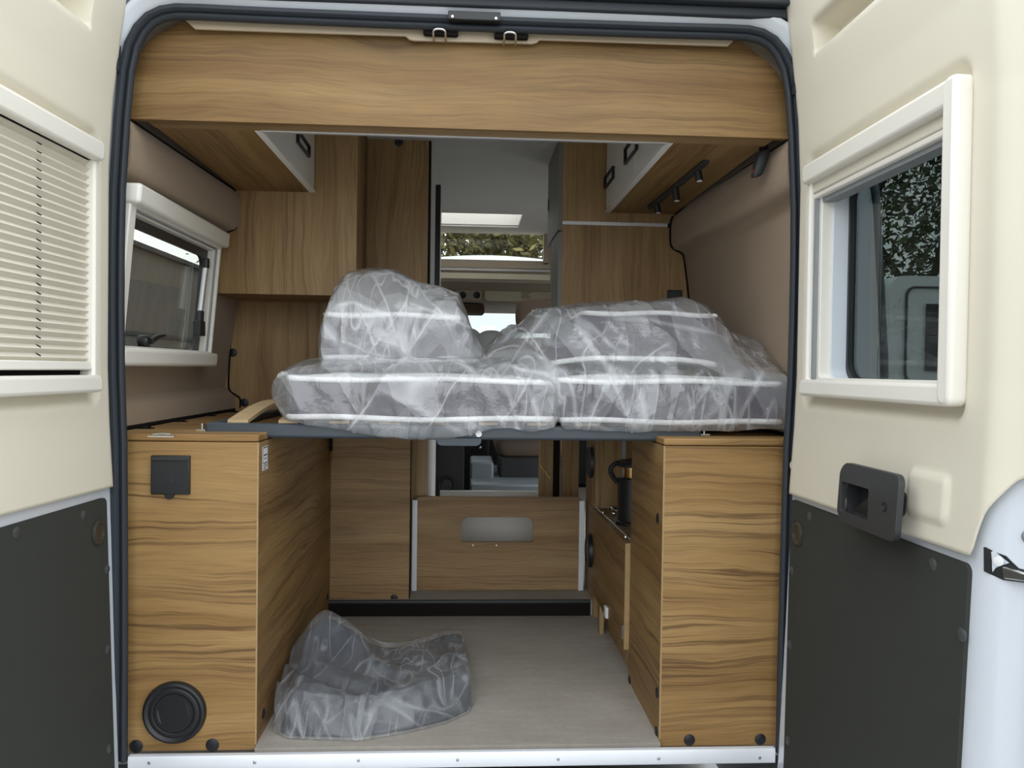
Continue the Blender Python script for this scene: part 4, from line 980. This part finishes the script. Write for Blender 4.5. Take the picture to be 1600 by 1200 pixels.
def KU(px, yt, yf, yb, y0=.235, back=.84, tip=.06):
    x = xy(px, y0); zt = zy(px, yt, y0+.14); zf = zy(px, yf, y0+.01); zb = zy(px, yb, y0)
    return (x, [(y0, zb), (y0-.006, zb*.5+zf*.5), (y0+.002, zf), (y0+.07, zf*.45+zt*.55), (y0+.16, zt), (y0+.30, zt-.01), (back, zt-tip), (back+.02, .95), (back, .885), (y0+.02, zb-.004)])
bag([KU(500, 505, 515, 560, .27, .7), KU(505, 470, 490, 563), KU(511, 440, 482, 563), KU(528, 421, 480, 563), KU(560, 416, 479, 563), KU(600, 417, 478, 562), KU(622, 426, 476, 562), KU(645, 440, 474, 561), KU(680, 448, 472, 561), KU(712, 459, 474, 561), KU(724, 490, 500, 560), KU(736, 520, 524, 560), KU(749, 545, 548, 560, .26, .6)],
    120, 140, .012, 8.0, 5.1, 'film_top', 'tall puffed plastic bag around the small upper left mattress section', (1, 1, 1), None, -.5)
def KR(px, yt, yf2, yf, yb, y0=.106, y2=.25, back=.90):
    x = xy(px, y0); zt = zy(px, yt, y2+.06); z2 = zy(px, yf2, y2); zf = zy(px, yf, y0+.01); zb = zy(px, yb, y0); bb_ = max(.748, zb)
    return (x, [(y0, zb), (y0-.004, (zb+zf)/2), (y0+.004, zf), (y0+.05, zf*.75+z2*.25), (y2, z2), (y2+.08, zt), (y2+.25, zt-.005), (back, max(zt-.03, bb_+.01)), (back+.02, bb_+.006), (back, bb_), (.18, bb_-.004), (y0+.01, zb-.003)])
bag([KR(748, 556, 562, 572, 578, .19, .30, .6), KR(762, 538, 554, 570, 582, .165), KR(790, 512, 540, 572, 586, .145), KR(815, 505, 520, 575, 589, .135), KR(845, 484, 500, 580, 592, .125), KR(866, 479, 494, 585, 602, .112), KR(874, 478, 491, 588, 655, .108), KR(884, 477, 490, 588, 671), KR(930, 474, 485, 586, 671), KR(985, 470, 482, 586, 671), KR(1040, 471, 484, 586, 668), KR(1075, 466, 487, 586, 668), KR(1106, 464, 490, 586, 669), KR(1132, 473, 500, 585, 670), KR(1160, 487, 520, 585, 671), KR(1180, 512, 545, 588, 671), KR(1215, 522, 556, 590, 671), KR(1232, 530, 560, 592, 670), KR(1240, 560, 570, 600, 655, .13)],
    170, 150, .012, 6.5, 9.7, 'film2', 'widest clear plastic bag, draped over both right-hand mattress sections', (1, .8, .75), None, .55)
# ---------------------------------------------------------------- bag on the floor
FR_ = [(0, -.461, .24), (.07, -.445, .10), (.16, -.40, .06), (.38, -.235, .045), (.62, -.12, .085), (.82, -.03, .135), (.94, .025, .195), (1.0, .040, .27)]
BK_ = [(0, -.461, .30), (.08, -.455, .42), (.18, -.42, .49), (.30, -.385, .52), (.45, -.27, .51), (.62, -.15, .545), (.82, -.05, .60), (.93, .0, .615), (1.0, .022, .58)]
def fb(u, v, k=1.0, dz=0):
    fx, fy = lerp([(a_, b_) for a_, b_, c_ in FR_], u), lerp([(a_, c_) for a_, b_, c_ in FR_], u)
    bx, by = lerp([(a_, b_) for a_, b_, c_ in BK_], u), lerp([(a_, c_) for a_, b_, c_ in BK_], u)
    # front face occupies the first part of v
    t = v
    x = fx+(bx-fx)*t; y = fy+(by-fy)*t
    ft = sst(0, .12, v)
    h = .088*ft*(1-.12*sst(.45, 1, v))*(1-sst(.92, 1.0, v)*.93)
    h += .105*math.exp(-(((u-.26)/.17)**2+((v-.86)/.20)**2))*(1-sst(.93, 1, v))
    h -= .010*math.exp(-(((u-.52)/.09)**2+((v-.95)/.22)**2))
    h += .014*math.exp(-(((u-.85)/.10)**2+((v-.85)/.2)**2))
    e = sst(0, .06, u)*sst(1, .93, u); h *= .25+.75*e; h *= sst(0, .012, u)*.9+.1
    # diagonal folds in the cover
    q = (u-.55)*.9+(v-.9)*-.8
    h += .010*math.sin((u*1.1+v*.55)*24+2*noise.noise(Vector((u*4, v*3, 1))))*sst(.12, .25, v)*sst(.95, .7, v)*sst(.72, .4, u)
    return x, y, max(.0, h*k+dz)
def floor_film(u, v):
    x, y, h = fb(u, v); p = Vector((x, y, h))
    k = crumple(p, 10, .010, 3.7, (1, 1, 1.2))*sst(0, .02, v)*sst(1, .98, v)*sst(0, .02, u)*sst(1, .98, u)*(1.0 if v < .2 else .5)
    flap = .0
    if v < .10: y -= .012*math.sin(PI*v/.10)*1.0
    return Vector((max(x, -.4665), y-k*.6, max(.002, h+.004+k)))
vv = lin(0, .12, 26)+lin(.12, 1, 80)[1:]
cb = MB().sheet(lin(0, 1, 110), vv, floor_film); cb.sheet(lin(0, 1, 40), lin(0, 1, 30), lambda u, v: Vector((max(fb(u, v)[0], -.4665), fb(u, v)[1], .0015)))
tag(cb.build('plastic_bag', 'film3', smooth=80), 'plastic bag lying on the vinyl floor beside the left locker', 'plastic bag')
def cloth_(u, v):
    U = .10+.87*u; V = .04+.93*v; x, y, h = fb(U, V, .95, -.006); e = sst(0, .05, u)*sst(1, .95, u)*sst(0, .05, v)*sst(1, .95, v)
    return Vector((max(x, -.455), y, max(.004, h*e)))
cc = MB().sheet(lin(0, 1, 70), lin(0, 1, 60), cloth_); cc.sheet(lin(0, 1, 30), lin(0, 1, 20), lambda u, v: Vector((max(fb(.10+.86*u, .05+.9*v)[0], -.455), fb(.10+.86*u, .05+.9*v)[1], .0035)))
tag(cc.build('folded_cover', 'cloth', smooth=80), 'folded slate grey fabric cover inside the plastic bag on the floor', 'fabric cover')
#%%SPLIT
# ================================================================== AISLE, CEILING FITTINGS AND CAB
def downlight(px, py, label):
    p = aZ(px, py, 1.70); t = thing('downlight', label, 'downlight', tuple(p), 'ceiling downlights'); r = .047
    MB().lathe(p, (0, 0, -1), [(r*.72, .001), (r*.76, .006), (r, .005), (r, -.001)], 28).build('rim', 'black', t, smooth=40)
    MB().lathe(p, (0, 0, -1), [(0, .003), (r*.74, .003), (r*.74, 0)], 28).build('lens', 'lens', t, smooth=40)
downlight(777, 285, 'round black-rimmed ceiling downlight nearest the header board'); downlight(840, 320.5, 'round black-rimmed ceiling downlight farther along, beside the skylight')
x0, x1, y0, y1 = SKY
sk = MB(); A = [(x0, y0), (x1, y0), (x1, y1), (x0, y1)]; e = .012; B = [(x0-e, y0-e), (x1+e, y0-e), (x1+e, y1+e), (x0-e, y1+e)]
sk.rings([[Vector((x, y, 1.80)) for x, y in A], [Vector((x, y, 1.696)) for x, y in A], [Vector((x, y, 1.692)) for x, y in B], [Vector((x, y, 1.80)) for x, y in B]], cap=False)
w4 = sk.build('window_4', 'white_door'); w4['kind'] = 'structure'
MB().box(x0-.02, x1+.02, y0-.02, y1+.02, 1.80, 1.812).build('pane', 'milky', w4)
# bulkhead over the cab with the panoramic window
YB = 2.95
g0, g1 = aY(850, 408, YB), aY(850, 363, YB); gx1 = aY(849, 385, YB).x; gx0 = -.60
bh = MB().prism([(-.9, aY(760, 441, YB).z), (.9, aY(760, 441, YB).z), (.9, 1.72), (-.9, 1.72)], 'XZ', YB, YB+.02, [[(gx0, g0.z), (gx1, g0.z), (gx1, g1.z), (gx0, g1.z)]])
w2 = bh.build('window_2', 'headl'); w2['kind'] = 'structure'
m = MB(); zb = g0.z
for y0_, y1_, mt, nm, d in ((409, 419, 'headl', 'lower_frame', .012), (420, 424, 'alu_matt', 'blind_rail', .02), (428, 437, 'visor', 'shelf_lip', .03)):
    p0, p1 = aY(760, y0_, YB), aY(760, y1_, YB); MB().box(-.62, gx1+.04, YB-d, YB-.001, p1.z, p0.z).build(nm, mt, w2, bevel=.002)
MB().box(gx1, gx1+.028, YB-.012, YB-.001, g0.z-.02, g1.z).build('side_frame', 'headl', w2)
MB().box(gx0, gx1, YB+.008, YB+.012, g0.z, g1.z).build('pane', 'clear', w2)
MB().box(-.9, .9, YB-.03, YB, aY(760, 362, YB).z-.004, aY(760, 352, YB).z).build('upper_frame', 'headl', w2, bevel=.004)
# cab headliner, visors, console, mirror
YH = 3.25
hz0, hz1 = aY(800, 475, YH+.02).z, aY(800, 436, YB+.02).z
hl = MB().prism([(YB+.02, hz1), (YH+.10, hz1), (YH+.75, hz0+.01), (YH+.75, hz0-.01), (YH+.10, hz0), (YH+.02, hz0+.01), (YH-.02, hz1-.06)], 'YZ', -.95, .95).build('trim_3', 'headl'); hl['kind'] = 'structure'
def visor(x0p, x1p, label):
    a_, b_ = aY(x0p, 449, YH-.03), aY(x1p, 473, YH-.03); t = thing('sun_visor', label, 'sun visor', ((a_.x+b_.x)/2, YH-.03, a_.z), 'sun visors')
    MB().prism(rr(a_.x, b_.x, b_.z, a_.z, .03), 'XZ', YH-.055, YH-.035).build('pad', 'visor', t, bevel=.006); return t
v1 = visor(757, 868, 'beige sun visor with a small printed label, right of the rear-view mirror'); visor(560, 704, 'beige sun visor mostly hidden behind the black rail, left of the roof console')
a, b = aY(812, 455, YH-.056), aY(831, 468, YH-.056)
lb = MB().box(a.x, b.x, YH-.0562, YH-.0552, b.z, a.z).build('label', 'visor', v1); m = MB()
for i in range(4): m.box(a.x+.008, b.x-.01*(i % 3), YH-.0568, YH-.0561, b.z+.006+(a.z-b.z)*i/4.4, b.z+.010+(a.z-b.z)*i/4.4)
m.build('print', 'ink', lb)
a, b = aY(713, 453, YH-.03), aY(752, 470, YH-.03); rcn = thing('roof_console', 'dark overhead console with two reading lamps above the mirror', 'console', tuple((a+b)/2))
MB().prism(rr(a.x, b.x, b.z, a.z, .015), 'XZ', YH-.06, YH-.03).build('body', 'headl', rcn, bevel=.004)
for px in (723, 745):
    p = aY(px, 461, YH-.06); MB().lathe(p, (0, -1, 0), [(0, 0), (.022, 0), (.020, .005), (.014, .002), (0, .002)], 18).build('lamp', 'black_soft', rcn, smooth=40)
a, b = aY(700, 473, YH+.05), aY(757, 493, YH+.05); mr = thing('rear_view_mirror', 'black rear-view mirror against the bright windscreen', 'mirror', tuple((a+b)/2))
MB().prism(rr(a.x, b.x, b.z, a.z, .025), 'XZ', YH+.05, YH+.075).build('housing', 'black', mr, bevel=.004)
MB().prism(rr(a.x+.008, b.x-.008, b.z+.008, a.z-.008, .02), 'XZ', YH+.0485, YH+.0505).build('glass', 'mirror', mr)
MB().tube([((a.x+b.x)/2, YH+.07, a.z-.01), ((a.x+b.x)/2, YH+.12, a.z+.05)], .010, 8).build('stalk', 'black', mr, smooth=50)
# windscreen
wsz0, wsz1 = .86, hz0+.0
w3 = MB().prism([(-.93, wsz0-.04), (.93, wsz0-.04), (.93, wsz1+.05), (-.93, wsz1+.05)], 'XZ', 4.10, 4.13, [rr(-.82, .82, wsz0, wsz1+.02, .06)]).build('window_3', 'black_soft'); w3['kind'] = 'structure'
MB().prism(rr(-.85, .85, wsz0-.02, wsz1+.035, .05), 'XZ', 4.112, 4.118).build('pane', 'clear', w3)
ds = thing('dashboard', 'dark dashboard across the front of the cab, seen under the bed', 'dashboard', (0, 3.9, .056))
MB().box(-.95, .95, 3.75, 4.12, .056, .80).build('body', 'dash', ds, bevel=.03)
MB().box(-.95, .95, 4.13, 4.3, -.4, .83).build('bulkhead', 'dash', ds)
MB().box(-.10, .16, 3.45, 3.76, .056, .55).build('centre_stack', 'dash', ds, bevel=.02)
p = aY(775, 700, 3.44); MB().lathe((.10, 3.449, p.z), (0, -1, 0), [(0, 0), (.012, 0), (.01, .006), (0, .007)], 12).build('knob', 'steel', ds, smooth=40)
def seat(xc, label, top, mat, w=.20):
    t = thing('cab_seat', label, 'seat', (xc, 2.75, .056), 'front cab seats')
    def pil(x0_, x1_, y0_, y1_, z0_, z1_, nm, mt, r=.05):
        m = MB(); R2 = []
        for k in lin(0, 1, 10):
            z = z0_+(z1_-z0_)*k; s_ = .72+.28*math.sin(PI*min(1, max(0, .12+.76*k)))**.6; xm, ym = (x0_+x1_)/2, (y0_+y1_)/2
            R2.append([Vector((xm+(q[0]-xm)*s_, ym+(q[1]-ym)*s_, z)) for q in rr(x0_, x1_, y0_, y1_, r, 4)])
        m.rings(R2); return m.build(nm, mt, t, smooth=50, sub=1)
    pil(xc-.145, xc+.145, 2.70, 2.80, top-.20, top, 'headrest', mat, .04)
    pil(xc-.25, xc+.25, 2.68, 2.84, .50, top-.22, 'backrest', mat, .06)
    pil(xc-.25, xc+.25, 2.80, 3.30, .36, .52, 'cushion', mat, .06)
    MB().box(xc-.22, xc+.22, 2.80, 3.25, .0565, .37).build('seat_box', 'dash', t, bevel=.01)
    for dx in (-.05, .05): MB().cyl((xc+dx, 2.75, top-.22), (xc+dx, 2.75, top-.10), .008, 10).build('headrest_post', 'steel', t, smooth=50)
    return t
p = aY(843, 466, 2.72); seat(p.x+.01, 'brown leather cab seat whose headrest shows above the right plastic bag', p.z, 'seat')
seat(-.46, 'brown leather cab seat on the left, mostly hidden behind the stacked mattresses', p.z-.02, 'seat')
for px, py, w, lab in ((768, 516, .088, 'rounded grey plastic-wrapped cushion top between the two mattress stacks'), (728, 512, .09, 'grey wrapped cushion edge just right of the tall puffed bag')):
    q = aY(px, py, 1.0); t = MB()
    R2 = []
    for k in lin(0, 1, 16):
        s_ = max(.02, math.cos(k*PI/2)**.75); z = .80+(q.z-.80)*math.sin(k*PI/2)**.8
        R2.append([Vector((q.x+w*s_*math.cos(2*PI*i/20), 1.0+.04*s_*math.sin(2*PI*i/20), z)) for i in range(20)])
    t.rings(R2); tag(t.build('wrapped_cushion', 'film3' if px == 0 else 'greyseat', smooth=60), lab, 'cushion', 'grey wrapped cushions behind the mattresses')
# under-bed view into the cab
fp = thing('floor_pod', 'pale floor step and grey pod in the dark cab seen under the bed', 'step', (.2, 2.6, .056))
a, b = aY(735, 757, 2.5), aY(842, 772, 2.5)
MB().box(a.x, b.x+.02, 2.5, 3.4, .056, a.z).build('step', 'console', fp, bevel=.01)
c_, d_ = aY(735, 722, 2.75), aY(771, 757, 2.75); MB().box(c_.x, d_.x, 2.75, 3.1, .2, c_.z).build('pod', 'console', fp, bevel=.012)
kc = thing('kitchen_side', 'dark cabinet side with a round vent seen through the gap under the bed', 'cabinet', (-.1, 1.9, .056))
a, b = aY(669, 690, 1.9), aY(724, 772, 1.9); MB().box(a.x, b.x, 1.9, 2.4, .056, .68).build('body', 'dash', kc)
p = aY(698, 757, 1.9); vent((p.x, 1.899, p.z), (0, -1, 0), .04, kc)
ws = thing('bench_side', 'narrow oak-look upright right of the gap under the bed, with a yellow tie', 'panel', (.34, 1.42, .056))
a, b = aY(843, 700, 1.42), aY(876, 700, 1.42); MB().box(a.x, b.x, 1.42, 1.44, .056, .69).build('board', 'wz', ws); MB().box(a.x-.002, a.x+.006, 1.418, 1.441, .056, .69).build('edge_strip', 'wedge', ws)
MB().box(b.x-.03, b.x-.004, 1.412, 1.42, .056, .69).build('dark_reveal', 'gap', ws)
MB().box(b.x, .46, 1.36, 1.376, .056, .69).build('inner_board', 'wz2', ws)
a, b = aY(844, 726, 1.41), aY(860, 748, 1.41); MB().tube([a, a+(b-a)*.3+Vector((0, -.01, -.002)), b], .0022, 6).build('tie', 'yellow', ws, smooth=50)
# ================================================================== OUTSIDE
gz = -.60
g = MB().sheet(lin(-40, 40, 8), lin(-40, 60, 10), lambda x, y: (x, y, gz)).build('ground', 'asphalt'); g['kind'] = 'structure'
def campervan(label, x0, x1, y0, y1, ztop, dome=0.0, hatch=None, group='parked vehicles around the van', mat='vanwhite'):
    t = thing('parked_van', label, 'van', ((x0+x1)/2, (y0+y1)/2, gz), group)
    zb = gz+.35; P = []
    W = (x1-x0)
    rgs = []
    for y, s_ in ((y0, .965), (y0+.04, .985), (y0+.15, 1.0), (y1-.2, 1.0), (y1, .95)):
        R2 = []
        base_ = rr(-.5, .5, 0, 1, .07, 5); k_ = [i for i in range(len(base_)-1) if base_[i][1] > .99 and base_[i+1][1] > .99 and base_[i][0]-base_[i+1][0] > .3][0]
        base_ = base_[:k_+1]+[(base_[k_][0]+(base_[k_+1][0]-base_[k_][0])*j/12, 1.0) for j in range(1, 12)]+base_[k_+1:]
        for q in base_:
            x = (x0+x1)/2+q[0]*W*s_; z = zb+(ztop-zb)*q[1]; z += dome*math.cos(PI*q[0])*(q[1] > .9)
            R2.append(Vector((x, y, z)))
        rgs.append(R2)
    MB().rings(rgs).build('body', mat, t, smooth=40)
    for xx in (x0+.25, x1-.25):
        for yy in (y0+.9, y1-1.0):
            MB().lathe((xx-.1, yy, gz+.33), (1, 0, 0), [(0, 0), (.31, 0), (.33, .03), (.33, .17), (.31, .2), (0, .2)], 24).build('wheel', 'rubber', t, smooth=40)
    m = MB().box(x0+.15, x1-.15, y0-.05, y0+.05, zb-.05, zb+.22).build('bumper', 'black_soft', t, bevel=.03)
    if hatch: hatch(t)
    return t
p = aY(770, 399, 9.0)
def hA(t): MB().prism(rr(-.55, .55, gz+1.75, gz+2.35, .08), 'XZ', 8.97, 8.995).build('rear_window', 'tint', t)
campervan('white high-roofed van parked ahead, filling the windscreen', -1.3, 1.9, 9.0, 14, p.z-.16, .16)
q = aY(1385, 430, 6.0); q2 = aY(1500, 430, 6.0)
def hB(t):
    a_, b_ = aY(1415, 447, 5.99), aY(1490, 600, 5.99)
    MB().prism(rr(a_.x, b_.x, b_.z, a_.z, .1), 'XZ', 5.975, 5.99, [rr(a_.x+.02, b_.x-.02, b_.z+.02, a_.z-.02, .09)]).build('hatch_seal', 'rubber', t)
    a_, b_ = aY(1447, 475, 5.99), aY(1480, 580, 5.99); MB().box(a_.x, b_.x, 5.97, 5.99, b_.z, a_.z).build('hatch_window', 'dash', t)
campervan('white motorhome seen through the dark glass of the right door', q.x, q.x+2.3, 6.0, 12, q.z, 0, hB)
bw = thing('boundary_wall', 'brown boarded wall outside the side window of the van', 'wall', (-4.2, 4, gz))
MB().box(-4.4, -4.2, -6, 30, gz, 2.36).build('boarding', 'brickish', bw)
MB().box(-4.45, -4.12, -6, 30, 2.36, 2.42).build('coping', 'dash', bw)
MB().box(-4.2, -4.17, -6, 30, 1.25, 1.30).build('rail', 'dash', bw)
# trees beyond
def tree(x, y, h, r, mat, label, seed):
    rnd = random.Random(seed); t = thing('tree', label, 'tree', (x, y, gz), 'trees beyond the parked vehicles')
    tr = MB(); tips = []
    def grow(p, d, ln, rad, lev):
        q = p+d*ln; mid = p+d*ln*.5+Vector((rnd.uniform(-1, 1), rnd.uniform(-1, 1), 0))*ln*.06
        tr.tube([p, mid, q], [rad, rad*.85, rad*.65], 7); tips.append(q); 
        if lev == 0: return
        for i in range(3 if lev > 1 else 4):
            a0 = rnd.uniform(0, 2*PI); dd = (d+Vector((math.cos(a0), math.sin(a0), rnd.uniform(-.1, .5)))*rnd.uniform(.5, .9)).normalized(); grow(q, dd, ln*rnd.uniform(.6, .8), rad*.6, lev-1)
    grow(Vector((x, y, gz)), Vector((0, 0, 1)), h*.32, .16, 4)
    tr.build('trunk', 'bark', t, smooth=60)
    lf = MB(); cs = [q for q in tips if q.z > gz+h*.2]+[Vector((x+rnd.gauss(0, r*.5), y+rnd.gauss(0, r*.5), gz+h*rnd.uniform(.22, .7))) for _ in range(60)]
    for i in range(10000):
        c = rnd.choice(cs)+Vector((rnd.gauss(0, 1), rnd.gauss(0, 1), rnd.gauss(0, .8)))*r*.22
        a0 = Vector((rnd.uniform(-1, 1), rnd.uniform(-1, 1), rnd.uniform(-1, 1))).normalized(); b0 = a0.orthogonal().normalized(); s_ = rnd.uniform(.06, .15)
        lf.face([c-a0*s_, c+b0*s_*.5, c+a0*s_, c-b0*s_*.5])
    o = lf.build('foliage', mat, t, weld=False); o['kind'] = 'stuff'
tree(-4.2, 22, 7.5, 2.2, 'leafB', 'dense green tree ahead, left part of the panoramic window', 1)
tree(.6, 19.5, 7.0, 2.2, 'leafA', 'yellowing tree ahead in the middle of the panoramic window', 2)
tree(5.6, 24, 8.0, 2.3, 'leafA', 'tall yellowing tree ahead at the right of the panoramic window', 3)
tree(9.8, 15, 8.5, 2.3, 'leafB', 'dark tree behind the motorhome, in the right door glass', 4)
tree(13.0, 16, 9.0, 2.6, 'leafB', 'farther dark tree behind the motorhome, at the right edge of the glass', 5)
tree(3.9, 15.5, 7.0, 1.9, 'leafA', 'brownish tree behind the motorhome, left in the door glass', 6)
# ================================================================== LIGHT
w = bpy.data.worlds.new('sky'); bpy.context.scene.world = w; w.use_nodes = True; nt = w.node_tree; nt.nodes.clear()
tc = N(nt, 'ShaderNodeTexCoord').outputs['Generated']; sx = N(nt, 'ShaderNodeSeparateXYZ'); L(nt, tc, sx.inputs[0])
cloud = nz(nt, tc, 2.2, 5, .55)
base = ramp(nt, sx.outputs[2], [(0.0, (.95, 1.0, 1.02)), (.12, (1.0, 1.05, 1.08)), (.5, (1.0, 1.05, 1.10)), (1.0, (1.0, 1.05, 1.12))])
c = mix(nt, .35, base, ramp(nt, cloud, [(.3, .80), (.7, 1.15)]), 'MULTIPLY')
bg = N(nt, 'ShaderNodeBackground'); bg.inputs['Strength'].default_value = 1.0; L(nt, c, bg.inputs[0])
wo = N(nt, 'ShaderNodeOutputWorld'); L(nt, bg.outputs[0], wo.inputs[0])
sc_ = bpy.context.scene
sc_.view_settings.view_transform = 'Standard'; sc_.view_settings.look = 'None'; sc_.view_settings.gamma = 1; sc_.view_settings.use_curve_mapping = False
sc_.view_settings.exposure = 1.3
sc_.cycles.transparent_max_bounces = 24; sc_.cycles.max_bounces = 10; sc_.cycles.diffuse_bounces = 6
